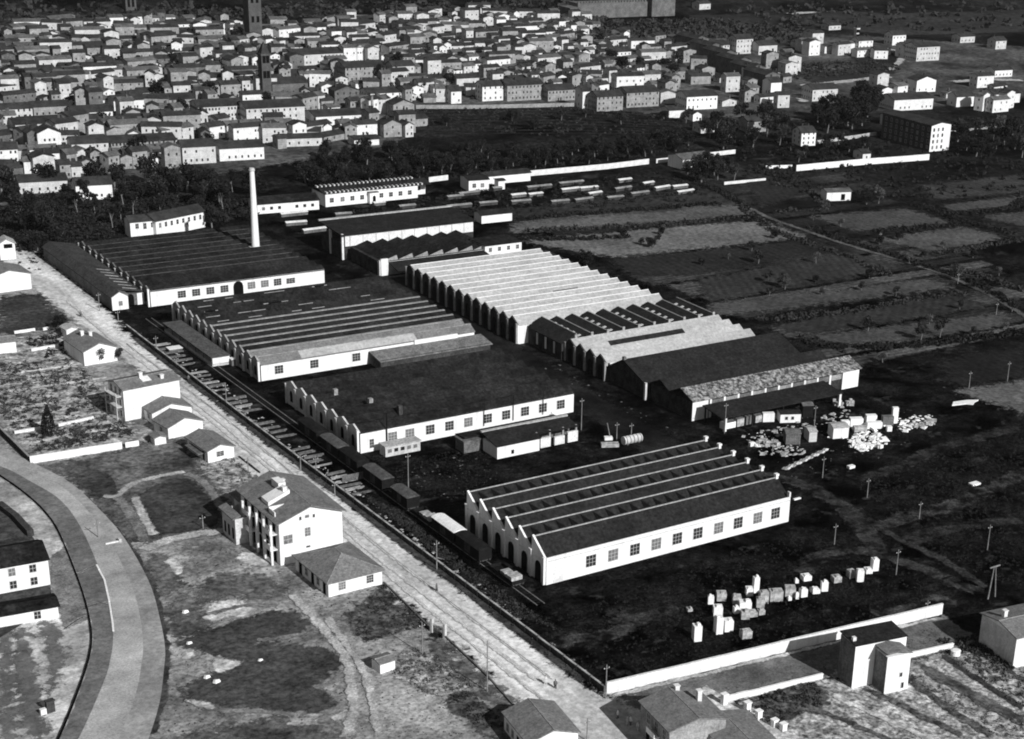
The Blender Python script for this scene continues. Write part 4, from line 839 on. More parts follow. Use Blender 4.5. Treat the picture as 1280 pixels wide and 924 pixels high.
# ------------------------------------------------------------------ concrete blocks in the yard
BK = [(867.5,877.5,680+583/4.74,680+480/4.74,'conc','squared tall white block standing alone at the left end'),(895.3,904.3,794,770.7,'conc','tall white block at front of the block cluster'),(905.8,917,790.8,775,'conc','wide white block right of the tall front one'),
 (892,903.3,770.7,758,'conc','white block behind the tall front one'),(885,892.3,756,744.3,'conc','small white block at the rear left of cluster'),(896,908,752,740.5,'concd','block with pale top behind the cluster'),(916,926.5,757,745,'concd','half-hidden pale block behind the cluster middle'),
 (924.4,939.2,765.5,751.7,'conc','broad low white block in the cluster middle'),(918,924.4,768,758,'conc','narrow white block left of the broad low one'),(942.3,949.3,742,720,'conc','tallest narrow white slab of the block cluster'),(933,941.3,746,735,'conc','pale block left of the tallest narrow slab'),
 (945.5,955.5,760,747.5,'concd','two-tone block right of the broad low one'),(950,961,756,739,'concd','grey weathered block behind the two-tone one'),(962.5,979,753,738,'concd','rounded grey block heap in the row'),(981.3,994,747,733,'concd','lumpy grey block in the middle of the row'),
 (985.5,990,751.5,746,'conc','tiny white block before the lumpy grey one'),(994.6,998.6,749.5,740,'conc','narrow white block right of lumpy grey one'),(1001.4,1010,747.5,736,'conc','white block with pale top in the row'),(1004.5,1015.5,727.5,720,'conc','low white block set back behind the row'),
 (994,998.6,729.8,724,'conc','tiny white block set back behind the row'),(1016,1026,743.5,737,'conc','low flat white block in the right of row'),(1026.7,1035,740,726.4,'conc','upright white block ending the middle row'),(1042.5,1053,729.6,721,'concd','low tilted pale block before the last group'),
 (1071,1079.5,728,711.6,'conc','upright white block in the last group'),(1062,1070.5,724,713.5,'concd','pale block with sloping top in the last group'),(1082.6,1091,718,711.6,'conc','low white block at the end of row'),(1091,1098.7,714.8,698,'conc','upright white block at the far right end'),
 (928,941,800,789,'concd','separate square crate-like block in front of the cluster'),(926.5,937,775,764,'concd','grey block in the front right of cluster'),(937,947.6,772.4,765.4,'concd','low grey block beside the front right one'),(948.6,957,769.7,762.3,'concd','low grey block at the right foot of cluster'),(860,866.4,765.4,762,'concd','stray flat pale stone left of the cluster')]
r = random.Random(5)
for (xl, xr, yb, yt, mm, lb) in BK:
    a, b = W(xl, yb), W(xr, yb); wd_ = (b-a).length; cx = (xl+xr)/2; h = hgt(cx, yb, yt+1.2); dp = min(1.6, wd_*r.uniform(.8,1.3))
    t = thing('concrete_block', lb, 'concrete block', (a.x, a.y, 0), math.atan2(b.y-a.y, b.x-a.x)+r.uniform(-.05,.3))
    h = max(.5, h*.92)
    MB().box(0,wd_,0,dp,0,h).build('block', M[mm], t)
    c0 = r.uniform(.05,.5)*wd_; MB().prism([(c0,.1*dp),(c0+wd_*.4,.2*dp),(c0+wd_*.3,.7*dp),(c0+.05,.6*dp)], h-.02, h+.12+r.random()*.3, 'z').build('chipped_top', M[mm], t)
# ------------------------------------------------------------------ huts, tanks and heaps by the canopy
def boxes(name, label, cat, xl, xr, yb, yt, dp, mm, top=None, rz=.08, extra=None, flat=False):
    a, b = W(xl, yb), W(xr, yb); wd_ = (b-a).length; h = max(.25, hgt((xl+xr)/2, yb, yt)*.9)
    t = thing(name, label, cat, (a.x,a.y,0), math.atan2(b.y-a.y, b.x-a.x)+rz)
    MB().box(0,wd_,0,dp,0,h).build('wall' if not flat else 'slab', M[mm], t)
    if top: MB().prism([(-.15,h),(dp/2,h+.35),(dp+.15,h),(dp+.15,h+.12),(dp/2,h+.47),(-.15,h+.12)], -.15, wd_+.15, 'x').build('roof', M[top], t)
    return t, wd_, h
t, ww, h = boxes('hut', 'white hut with dark roof and two small windows near the canopy', 'hut', 975,1001,529,517,3.0,'white','roof')
window(t, ww*.3, 0, .8, .6, .7, nx=1, ny=1); window(t, ww*.6, 0, .8, .6, .7, nx=1, ny=1)
boxes('wall_block', 'plain white block wall left of the white hut', 'block', 953.5,968,528,516,1.2,'white')
boxes('hut', 'grey plank hut with patched roof, left one of the pair', 'hut', 982,1000,556,541,3.2,'wood','dim',.0)
boxes('hut', 'small hut with white end and dark doorway, right of pair', 'hut', 1011,1021,553,539,3.4,'pale','ridge',.15)
boxes('hut', 'dark tarred hut with pale junk beside it under the canopy end', 'hut', 1003,1016,522,506,2.6,'darkwood','dim',.1)
boxes('low_store', 'wide low white store with slatted grey roof among the slabs', 'store', 1041,1061,549,534,3.4,'white','ridge',.15)
for q in ((1052,1062,536,526,1.2,'conc','small white crate behind the low white store'),(1063,1079,534,523,1.6,'conc','two white crates close together behind the store'),(1083,1096,530,519,1.4,'conc','white block under a flat top left of grey locker'),(1084,1103,537,528,1.3,'conc','wide white block before the grey locker'),
          (1103,1117,533,520,1.4,'dim','tall grey locker-like box with white side'),(1115,1122,530,508,1.0,'conc','tall narrow white block at the end of boxes'),(1109,1115,540,533,1.0,'conc','small white chunk below the grey locker'),(1068,1084,541,534,1.6,'concd','low grey crate below the white crates')):
    boxes('crate', q[6], 'crate', q[0],q[1],q[2],q[3],q[4],q[5])
for i, (xl,xr,yb,yt,dp,mm,lb) in enumerate(((1064,1108,561,549,.9,'conc','white slab heap spread below the crates'),(949,975,559,550,3,'concd','pale flat-topped heap left of the plank hut'),(939,950,559,556,1.2,'conc','small pale heap at the far left of huts'),
    (1136,1165,535,528,2,'concd','long pale rubble heap right of the tall block'),(1157,1170,531,522,1.6,'concd','rounded grey heap at the right of rubble'),(1046,1056,510,499,2.4,'concd','pale heap under the far end of canopy'),(1060,1068,508,500,2,'concd','small pale heap beyond the canopy'))):
    r = random.Random(i+60); a, b = W(xl,yb), W(xr,yb); wd_ = (b-a).length
    t = thing('rubble_heap', lb, 'heap', (a.x,a.y,0), math.atan2(b.y-a.y,b.x-a.x)); n = int(8+wd_*2.2)
    for k in range(n):
        x = r.uniform(0,wd_); y = r.uniform(0,dp*1.6); s_ = r.uniform(.4,1.3); z = r.uniform(.2,.9)
        o = MB().box(-s_/2,s_/2,-s_/3,s_/3,0,z).build('slab', M[mm], t, (x,y,0), r.uniform(-.7,.7))
for k, (x, y) in enumerate([(983+i*7.2, 588-i*3.4) for i in range(8)]+[(986+i*7.2, 590-i*3.4-2.5) for i in range(7)]):
    t = thing('flat_slab', 'flat pale slab lying in the double row south of huts', 'slab', W(x,y), .5, 'flat slabs in a double row south of the huts')
    MB().box(0,1.3,0,.5,0,.18).build('plate', M['conc' if k%3 else 'concd'], t); MB().box(0,1.3,.62,1.1,0,.14).build('plate', M['concd'], t)
tk = thing('horizontal_tank', 'pale ribbed horizontal tank lying on cradles at yard centre', 'tank', W(779,557))
MB().tube((0,0,1.1),(4.6,0,1.1),.95,.95,14).build('shell', M['pale'], tk)
for i in range(5): MB().tube((.4+i*.95,0,1.1),(.55+i*.95,0,1.1),1.02,1.02,14).build('hoop', M['dim'], tk)
MB().box(.6,.9,-.7,.7,0,.4).build('cradle', M['dim'], tk); MB().box(3.7,4,-.7,.7,0,.4).build('cradle', M['dim'], tk)
for q in ((756,766,551,547,1.2,'conc','little white heap beneath the leaning pole'),(752,774,560,555,1.4,'concd','low grey rubble left of the tank')):
    boxes('heap', q[6], 'heap', q[0],q[1],q[2],q[3],q[4],q[5], flat=True)
t = thing('paper_sheet', 'bright crumpled white sheet lying in the dark eastern field', 'sheet', W(1190,508)); 
MB().prism([(0,0),(4,-.8),(5.2,-2.0),(6.8,-.9),(8.6,-.4),(6,.9),(2,1.6)], .05, .35, 'z').build('cloth', M['conc'], t)
t = thing('stone_slab', 'small white slab in the field below the pole row', 'slab', W(1062,587)); MB().box(0,1.6,0,1.0,0,.6).build('plate', M['conc'], t); 
t = thing('stone_slab', 'white stone lying on the dry grass strip in eastern field', 'slab', W(1216,609)); MB().box(0,2.4,0,1.4,0,.5).build('plate', M['conc'], t)
t = thing('plank', 'pale plank lying on the path right of the warehouse', 'plank', W(993,626)); MB().box(0,1.8,0,.5,0,.3).build('board', M['conc'], t)
for (px,py,s_,lb) in ((231,769,1.0,'white stone left of the dark grass at the track'),(236,808,.9,'small white stone near the track bend'),(258,851,1.0,'upper white boulder of the pair on dark grass'),(270,857,1.1,'lower white boulder of the pair on dark grass'),(325,829,.8,'pale upright marker stone on the dark grass')):
    t = thing('boulder', lb, 'boulder', W(px,py), .4); m_ = MB().add([(0,0,0),(s_,-.1,0),(s_*1.3,s_*.6,0),(s_*.6,s_,0),(-.1,s_*.7,0),(.15,.15,s_*.8),(s_*.8,.05,s_*.65),(s_*.9,s_*.5,s_*.5),(.2,s_*.6,s_*.7)], [(4,3,2,1,0),(0,1,6,5),(1,2,7,6),(2,3,7),(3,4,8,7),(4,0,5,8),(5,6,7,8)]); m_.build('stone', M['conc'], t)
# track entrance bits
t = thing('track_gate', 'small white-ended barrier bar at the edge of the outer track', 'barrier', W(132,683)); MB().box(0,2.6,-.15,.15,.2,.6).build('bar', M['white'], t); MB().box(2.4,2.9,-.4,.4,0,1.0).build('end_block', M['pale'], t)
t = thing('track_ditch_cover', 'dark hatch beside the pole on the outer track', 'hatch', W(114,660), -.9); MB().box(0,2.6,-.12,.12,0,.3).build('board', M['void'], t)
t = thing('spectator_box', 'small dark upright kiosk on the sandy infield', 'kiosk', W(60,895), .1); MB().box(0,1.2,0,.8,0,2.2).build('wall', M['darkw'], t); MB().box(-.1,1.3,-.1,.9,2.2,2.35).build('roof', M['darkw'], t); MB().box(-1.0,-.1,0,.6,0,1.3).build('side_counter', M['white2'], t)
# posts of the terrace at bottom centre
for (x,y,h,lb) in ((904,884,2.0,'white terrace pier nearest the works wall'),(933,893,1.8,'white terrace pier second from the works wall'),(947,903,1.7,'white terrace pier third from the works wall'),(967,912,1.4,'small white terrace pier fourth in the line'),(978,917,1.4,'small white terrace pier last in the line')):
    t = thing('pier', lb, 'pier', W(x,y)); MB().box(0,.9,0,.8,0,h).build('shaft', M['white'], t); MB().box(-.1,1,-.1,.9,h,h+.15).build('cap', M['conc'], t)
t = thing('round_tank', 'small white round tank in the right garden plot', 'tank', W(1194,820)); MB().tube((0,0,0),(0,0,1.1),.85,.8,14).build('shell', M['conc'], t); MB().tube((0,0,1.1),(0,0,1.2),.9,.6,14).build('lid', M['conc'], t)
# storage rows in the north yard
r = random.Random(11)
NR = [((358,283),(384,281)),((352,272),(385,268.5)),((380,292.5),(408,289)),((468,258),(482,256.5)),((640,248),(658,246)),((662,247),(679,245)),((703,241),(725,238.5)),((726,239),(748,237)),((737,246),(753,243.5)),((774,229),(790,227)),((805,233),(818,231)),((820,239),(838,236)),((848,244),(868,241)),((842,237),(860,235)),((617,239),(628,238)),((540,271),(556,269)),((420,272),(440,270.5)),((500,262),(520,260)),((560,262),(590,259)),((600,258),(622,256)),((640,256),(664,254)),((690,256),(712,254)),((720,254),(742,251)),((760,251),(780,249)),((660,238),(690,235)),((700,233),(730,230)),((560,250),(580,248)),((770,240),(790,237)),((790,246),(812,243)),((430,286),(450,284)),((575,246),(600,243))]
for i, (a, b) in enumerate(NR):
    A, B = W(*a), W(*b); L = (B-A).length; br = i < 14
    t = thing('covered_stack', ('long bright covered stack' if br else 'dull low stack')+' in the rows of the north storage yard', 'stack', A, math.atan2(B.y-A.y,B.x-A.x), 'bright covered stacks in the north yard' if br else 'dull stacks in the north yard')
    MB().box(0,L,0,1.6,0,1.0).build('pile', M['darkw' if not br else 'dim'], t); MB().prism([(-.15,1.0),(.8,1.25),(1.75,1.0),(1.75,1.1),(.8,1.4),(-.15,1.1)], -.1, L+.1, 'x').build('cover', M['white2'] if br and i not in (15,) else M['grey'], t)
# ------------------------------------------------------------------ people on the road
def person_mesh(seed, top, legs):
    r = random.Random(seed); m = MB(); st = .18
    # one closed body: stacked rings, legs, arms and head welded by remeshing
    m.tube((-.09,st,0),(-.09,0,.86),.075,.11,8).tube((.09,-st,0),(.09,0,.86),.075,.11,8)
    m.tube((0,0,.80),(0,0,1.18),.17,.19,10).tube((0,0,1.15),(0,0,1.48),.20,.13,10)
    m.tube((-.20,0,1.42),(-.27,.10,1.10),.055,.045,6).tube((-.27,.10,1.12),(-.25,-.02,.82),.045,.035,6)
    m.tube((.20,0,1.42),(.27,-.10,1.10),.055,.045,6).tube((.27,-.10,1.12),(.25,.04,.82),.045,.035,6)
    m.tube((0,0,1.44),(0,0,1.58),.055,.05,8).tube((0,0,1.54),(0,.0,1.66),.075,.10,8).tube((0,0,1.65),(0,0,1.76),.10,.04,8)
    me = m.mesh('body', M[top]); o = bpy.data.objects.new('tmp', me); COL.objects.link(o)
    md = o.modifiers.new('r','REMESH'); md.mode = 'VOXEL'; md.voxel_size = .035
    dg_ = bpy.context.evaluated_depsgraph_get(); me2 = bpy.data.meshes.new_from_object(o.evaluated_get(dg_)); bpy.data.objects.remove(o)
    me2.materials.clear(); me2.materials.append(M[top]); me2.materials.append(M[legs]); me2.materials.append(M['darkwood'])
    for p in me2.polygons:
        z = p.center.z; p.material_index = 1 if z < .88 else (2 if z > 1.68 else 0); p.use_smooth = True
    return me2
pm = [person_mesh(1,'pale','pale'), person_mesh(2,'white2','dim'), person_mesh(3,'dim','darkw')]
for i, (x,y,k,rz,lb) in enumerate(((682,857,0,.3,'person in pale clothes standing on the road, left of two'),(694,862,2,2.8,'person in drab clothes standing on the road, right of two'),(772,900,1,1.2,'person in a white shirt by the roadside, first of the group'),
    (784,908,0,.5,'person in pale clothes by the dark house shadow'),(788,908,1,-1,'person in white shirt close beside a pale-clad companion'),(797,915,0,2,'person in light clothes nearest the two-storey house'),(801,911,2,1,'person in dark clothes at the back of group'),
    (101,397,2,.2,'dark figure walking on the road near the bend'),(546,741,2,1,'dark figure alone on the road opposite the warehouse'),(236,478,2,.5,'dark figure on the road beside the tall house'))):
    t = thing('person', lb, 'person', W(x,y), rz, sc=(1.12,1.12,1.08)); put('body', pm[k], t)
# ------------------------------------------------------------------ vegetation
rng = np.random.default_rng(4)
def leaf_mesh(name, cen, size, m):
    cen = np.asarray(cen); n = len(cen)
    u = rng.normal(size=(n,3)); u /= np.linalg.norm(u,axis=1)[:,None]; q = rng.normal(size=(n,3)); v = np.cross(u,q); v /= np.linalg.norm(v,axis=1)[:,None]
    s = (size*rng.uniform(.6,1.4,(n,1)))
    P_ = np.stack([cen-u*s-v*s*.6, cen+u*s-v*s*.6, cen+u*s+v*s*.6, cen-u*s+v*s*.6], 1).reshape(-1,3)
    me = bpy.data.meshes.new(name); me.vertices.add(4*n); me.vertices.foreach_set('co', P_.ravel())
    me.loops.add(4*n); me.loops.foreach_set('vertex_index', np.arange(4*n)); me.polygons.add(n)
    me.polygons.foreach_set('loop_start', np.arange(0,4*n,4)); me.polygons.foreach_set('loop_total', np.full(n,4))
    me.materials.append(m); me.update(); me.validate(); return me
def crown_pts(h0, h1, rad, lobes, per, flat=1.0):
    pts = []
    for i in range(lobes):
        a = rng.uniform(0,2*PI); rr = rad*math.sqrt(rng.uniform(0,1))*.72; z = rng.uniform(h0+.2*(h1-h0), h1-.15*(h1-h0))
        k = 1-.45*abs((z-h0)/(h1-h0)-.45); c = np.array([math.cos(a)*rr*k, math.sin(a)*rr*k, z]); br = rad*rng.uniform(.28,.5)
        d = rng.normal(size=(per,3)); d /= np.linalg.norm(d,axis=1)[:,None]
        pts.append(c+d*br*rng.uniform(.65,1.08,(per,1))*np.array([1,1,.8*flat]))
    return np.concatenate(pts)
def trunk_mesh(h, r0, rad, m='bark'):
    t = MB().tube((0,0,0),(.05,0,h*.45),r0,r0*.7,7)
    for k in range(5):
        a = k*1.3; t.tube((.05,0,h*(.30+.03*k)),(math.cos(a)*rad*.55,math.sin(a)*rad*.55,h*(.62+.05*k)),r0*.45,r0*.12,5)
    return t.mesh('trunk', M[m])
TREES = {}
for nm, (h0,h1,rad,lb,per,ls,mm,tr0) in dict(broad=(.22,1,.42,16,70,.032,'leaf',.03), tall=(.3,1,.24,14,60,.026,'leaf',.02), round=(.28,1,.40,12,70,.035,'leafm',.028), olive=(.3,1,.38,9,45,.035,'leafl',.03), cypress=(.04,1,.14,16,50,.022,'leaf',.02), dark=(.15,1,.46,18,80,.035,'leaf',.035)).items():
    vs = []
    for v in range(3 if nm in ('broad','tall') else 2):
        c = crown_pts(h0,h1,rad,lb,per)
        if nm == 'cypress':
            z = rng.uniform(.04,1,900)**.9; a = rng.uniform(0,2*PI,900); rr = .15*np.sin(PI*np.clip(z,.02,1)**.6)*rng.uniform(.5,1,900)+.01
            c = np.stack([np.cos(a)*rr,np.sin(a)*rr,z],1)
        vs.append((leaf_mesh('crown', c, ls, M[mm]), trunk_mesh(1.0, tr0, rad)))
    TREES[nm] = vs
def tree(kind, x, y, h, label, group=None, z=0):
    c, tk_ = TREES[kind][RND.randrange(len(TREES[kind]))]
    t = thing('tree', label, 'tree', (x,y,z), RND.uniform(0,6), group, (h*RND.uniform(.9,1.15),h*RND.uniform(.9,1.15),h))
    put('crown', c, t); put('trunk', tk_, t); return t
def inpoly(x, y, p):
    c = False
    for i in range(len(p)):
        (x1,y1),(x2,y2) = p[i],p[i-1]
        if (y1 > y) != (y2 > y) and x < (x2-x1)*(y-y1)/(y2-y1)+x1: c = not c
    return c
def scatter_px(poly, n, mind):
    """n ground points inside a picture-space outline, spread evenly over the ground"""
    wp = [(p.x,p.y) for p in wpoly(poly)]; xs = [p[0] for p in wp]; ys = [p[1] for p in wp]; out = []; k = 0
    while len(out) < n and k < n*60:
        k += 1; x, y = RND.uniform(min(xs),max(xs)), RND.uniform(min(ys),max(ys))
        if inpoly(x, y, wp) and all((x-a)**2+(y-b)**2 > mind**2 for a, b in out): out.append((x,y))
    return out
def grove(poly, n, mind, h0, h1, kinds, label, group):
    for x, y in scatter_px(poly, n, mind): tree(RND.choice(kinds), x, y, RND.uniform(h0,h1), label, group)
grove([(375,232),(395,200),(440,192),(520,192),(600,192),(700,188),(860,176),(868,190),(760,203),(660,214),(600,218),(540,224),(530,226),(400,238)], 92, 5.0, 4.2, 7.2, ['broad','dark','broad'], 'tall dark tree in the dense belt between town and works', 'trees of the belt between the town and the works')
grove([(0,240),(60,235),(160,225),(240,228),(300,240),(350,250),(270,270),(200,268),(150,285),(100,305),(40,318),(0,292)], 44, 5.0, 6, 10, ['broad','tall','dark'], 'dark leafy tree in the wood behind the narrow workshop', 'trees of the wood behind the workshop')
grove([(1020,150),(1075,128),(1095,140),(1090,165),(1030,172)], 14, 6, 9, 13, ['dark','broad'], 'large dark tree in the clump left of the four-storey block', 'large trees left of the four-storey block')
grove([(515,138),(725,138),(860,150),(860,165),(640,170),(520,165)], 9, 9, 3.5, 6, ['round','dark'], 'small tree in the dark walled garden before the town', 'small trees in the walled garden')
grove([(845,218),(870,212),(920,212),(925,228),(870,232)], 10, 4, 5, 9, ['dark','round'], 'bushy tree in the farm villa garden', 'trees in the farm villa garden')
grove([(870,150),(960,150),(1010,170),(990,195),(880,188)], 16, 7, 6, 10, ['round','dark','broad'], 'tree among the gardens north-east of the works', 'garden trees north-east of the works')
grove([(1190,165),(1280,165),(1280,200),(1190,196)], 14, 8, 5, 9, ['round','dark'], 'tree in the fields right of the four-storey block', 'trees right of the four-storey block')
grove([(960,185),(1100,180),(1110,195),(970,205)], 12, 6, 3, 6, ['round','dark'], 'low tree in the gardens above the white field wall', 'garden trees above the white field wall')
for (x,y,h,k,lb) in ((1174.7,422,5.4,'round','round tree casting a long shadow, right of the pair'),(1151,426,5.2,'round','round tree casting a long shadow, left of the pair'),(978,360,4.6,'round','round dark tree in the middle field, right one'),(948,330,4.6,'round','lone round tree on the dark field'),
    (981,362,4,'olive','faint pale tree beside the round dark one'),(960,354,3.6,'round','little round tree in the middle field, left one'),(733,335,5.5,'dark','dark bushy tree behind the white roof teeth'),(822,305,3,'round','small tree in the pale field'),(802,307,2.6,'round','smallest bush-like tree in the pale field'),
    (1098,255,6.5,'olive','pale round-crowned tree beside the ruined farm building'),(1083,256,5,'dark','dark tree beside the ruined farm building'),(1198,352,5,'olive','thin pale tree at the lane pole'),(1085,415,4.4,'round','tree on the field edge behind the timber shed'),(1020,330,4,'olive','pale little tree near the lane'),
    (62,545,7.0,'cypress','dark pointed cypress in the western garden'),(56,545,4.6,'cypress','lower dark cypress leaning beside the tall one'),(124,455,4.0,'olive','small tree before the white gabled house'),(75,415,4.6,'dark','dark tree beside the tiny outhouse'),(150,452,3.2,'round','bush-like tree at the gabled house corner'),
    (265,285,7,'dark','dark tree before the long villa wing'),(250,283,5,'dark','lower tree before the long villa wing'),(232,288,3.2,'dark','small bush before the villa front'),(472,590,3.6,'dark','dark rounded tree at the white hall corner'),(1250,160,6,'olive','pale tree at the far right field wall'),(1265,390,4,'round','round tree at the end of the lane')):
    p = W(x,y); tree(k, p.x, p.y, h, lb)
M['dry'] = mat('dry_leaves', .10, .16, scale=.6, grain=.4)
def clumps(name, label, cat, poly, n, size, per, m, hmax=1.0, z0=0, line=None, wd_=2.0, kind='stuff'):
    pts = []
    if line:
        lp = spline(wpoly(line), 5); seg = [(lp[i],lp[i+1]) for i in range(len(lp)-1)]; L = [max(.01,(b-a).length) for a, b in seg]
        cs = RND.choices(seg, L, k=n); base = [tuple(a.lerp(b, RND.random())+Vector((RND.uniform(-wd_,wd_),RND.uniform(-wd_,wd_),0)))[:2] for a, b in cs]
    else:
        wp = [(p.x,p.y) for p in wpoly(poly)]; xs = [p[0] for p in wp]; ys = [p[1] for p in wp]; base = []
        while len(base) < n:
            x, y = RND.uniform(min(xs),max(xs)), RND.uniform(min(ys),max(ys))
            if inpoly(x,y,wp): base.append((x,y))
    for x, y in base:
        rr = RND.uniform(.3,1)*hmax; d = rng.normal(size=(per,3)); d /= np.linalg.norm(d,axis=1)[:,None]
        d[:,2] = np.abs(d[:,2]); pts.append(np.array([x,y,z0])+d*rr*rng.uniform(.4,1,(per,1)))
    o = put(name, leaf_mesh(name, np.concatenate(pts), size, M[m])); tag(o, label, cat, kind=kind); return o
H = [([(655,290),(760,285),(850,280),(925,272)],90,'hedgerow of bushes dividing the two pale northern fields'),([(640,300),(700,300),(780,298)],50,'low hedge at the near edge of the pale field'),
 ([(640,275),(760,266),(900,255)],120,'rough dark hedge along the storage yard rows'),([(925,258),(960,285),(1010,305),(1060,322),(1110,345)],110,'scrubby hedge on the near side of the lane'),
 ([(1010,285),(1065,305),(1110,318),(1160,335),(1215,352),(1270,385)],150,'dark bushy hedge along the far side of the lane'),([(1095,290),(1180,283),(1200,278)],60,'hedge between two eastern fields'),
 ([(1170,318),(1230,308),(1280,300)],50,'hedge line at the far right below a pale field'),([(1140,255),(1200,275),(1260,292)],80,'dark hedge running down between eastern fields'),([(1185,270),(1260,262),(1280,250)],60,'thick hedge near the right edge fields'),
 ([(950,400),(1050,392),(1150,375),(1200,368)],90,'dark weedy hedge below the long pale strip'),([(1060,435),(1150,432),(1280,415)],130,'rough weeds row behind the timber shed'),([(1000,425),(1060,440)],30,'short hedge behind the gabled hall end'),
 ([(960,230),(1010,240),(1030,262),(980,265)],60,'scrub patch left of the ruined farm building'),([(930,215),(980,222),(1000,235)],50,'scrub beside the farm track'),([(870,230),(900,240),(935,262)],60,'bushes along the bend of the lane'),
 ([(1190,335),(1240,350),(1280,365)],50,'hedge climbing to the right edge above the lane')]
for i, (ln, n, lb) in enumerate(H): clumps('hedge', lb, 'hedge', None, int(n*1.5), .34, 22, 'leaf' if i%3 else 'leafm', 1.5, line=ln, wd_=1.6)
clumps('garden_bushes', 'dark bushes and vegetable rows in the western orchard garden', 'bushes', [(0,455),(90,450),(140,500),(130,530),(20,540),(0,520)], 520, .12, 26, 'leafm', 1.1)
clumps('garden_bushes', 'shrubs around the cypress inside the white garden wall', 'bushes', [(30,545),(150,528),(170,545),(45,568)], 260, .13, 26, 'leafm', 1.1)
clumps('garden_bushes', 'shrubs beside the tiny outhouse and gabled house', 'bushes', [(30,425),(85,412),(100,440),(60,450)], 60, .2, 26, 'leaf', 1.2)
clumps('vegetable_plants', 'tangled vegetable plants in the plot beside the hipped house', 'plants', Z4((420,345),(620,190),(820,350),(800,385),(520,465)), 150, .14, 18, 'leafm', .7)
clumps('vegetable_plants', 'rows of leafy plants in the triangular roadside garden', 'plants', Z4((640,620),(760,480),(830,530),(1130,700),(1010,690),(860,720)), 230, .14, 18, 'leafl', .7)
clumps('vegetable_plants', 'plants in the lower roadside garden near the bottom', 'plants', Z4((900,730),(1020,700),(1120,780),(1230,900),(1040,860)), 140, .14, 18, 'leafm', .7)
clumps('vegetable_plants', 'plants in the small garden above the apartment house', 'plants', [(245,580),(292,572),(330,603),(292,620)], 110, .15, 18, 'dry', .7)
clumps('vegetable_plants', 'leafy plants in the garden left of the tower house', 'plants', Z5((30,720),(240,650),(300,700),(300,760),(100,840),(-60,850)), 200, .15, 20, 'leafm', .8)
clumps('vegetable_plants', 'pale plants in the striped gardens right of the tower house', 'plants', Z5((850,500),(990,480),(1280,650),(1280,800)), 260, .15, 20, 'leafl', .8)
clumps('vegetable_plants', 'pale plants in the striped gardens along the bottom right', 'plants', Z5((720,600),(1280,860),(1280,924),(1130,924),(700,650)), 160, .15, 18, 'dry', .6)
clumps('garden_bushes', 'dark bushes beside the shaded-side house at right', 'bushes', Z5((880,460),(1040,440),(1230,600),(1150,580)), 90, .2, 24, 'leafm', 1.3)
clumps('fence_weeds', 'weeds growing along the foot of the dark fence', 'weeds', None, 500, .18, 14, 'leafm', .7, line=[(757,874),(640,783),(480,657),(320,545),(170,420)], wd_=.6)
clumps('yard_weeds', 'tufts of dry weeds scattered over the dark works yard', 'weeds', [(700,770),(1000,660),(1150,720),(1170,760),(760,850),(640,770)], 1700, .10, 12, 'leaf', .5)
clumps('yard_weeds', 'weeds along the siding and in front of the warehouse', 'weeds', [(440,610),(500,640),(600,720),(700,790),(640,770),(540,690)], 900, .10, 12, 'leafm', .55)
clumps('yard_weeds', 'dry weeds and rubbish before the long white hall', 'weeds', [(500,575),(600,560),(620,600),(560,630),(490,600)], 600, .08, 12, 'leaf', .4)
clumps('field_weeds', 'dry weeds on the strips of the dark eastern field', 'weeds', [(1060,600),(1280,540),(1280,740),(1180,700)], 1500, .12, 12, 'leaf', .6)
clumps('storage_yard_weeds', 'bushes and vines between the stacks of the north yard', 'bushes', [(400,275),(560,240),(700,225),(870,215),(900,250),(640,270),(420,300)], 480, .3, 20, 'leaf', 1.5)
clumps('wall_weeds', 'shrubs growing between the walls below the wood', 'bushes', [(30,300),(60,325),(45,345),(20,330)], 25, .2, 20, 'leafm', .9)
clumps('undergrowth', 'dark undergrowth beneath the trees of the western wood', 'undergrowth', [(0,262),(60,245),(160,240),(300,250),(350,262),(270,280),(150,292),(60,322),(0,310)], 900, .32, 18, 'leaf', 2.6)
clumps('undergrowth', 'dark undergrowth beneath the avenue belt', 'undergrowth', [(380,236),(400,205),(520,192),(860,172),(868,190),(660,214),(540,224)], 700, .28, 14, 'leaf', 1.5)
clumps('grass_tufts', 'dark grass tufts over the waste ground west of the road', 'grass', [(60,590),(230,560),(300,640),(470,740),(640,924),(210,924),(190,740)], 2200, .09, 9, 'leafm', .32)
clumps('grass_tufts', 'grass tufts on the verge along the foot of the works wall', 'grass', [(790,885),(870,868),(1000,845),(1180,778),(1190,806),(1000,850),(900,880)], 500, .09, 9, 'leafm', .3)
clumps('town_gardens', 'dark garden bushes between the houses of the old town', 'bushes', [(0,60),(380,40),(740,45),(840,110),(520,128),(400,170),(0,215)], 900, .5, 12, 'leaf', 1.8)
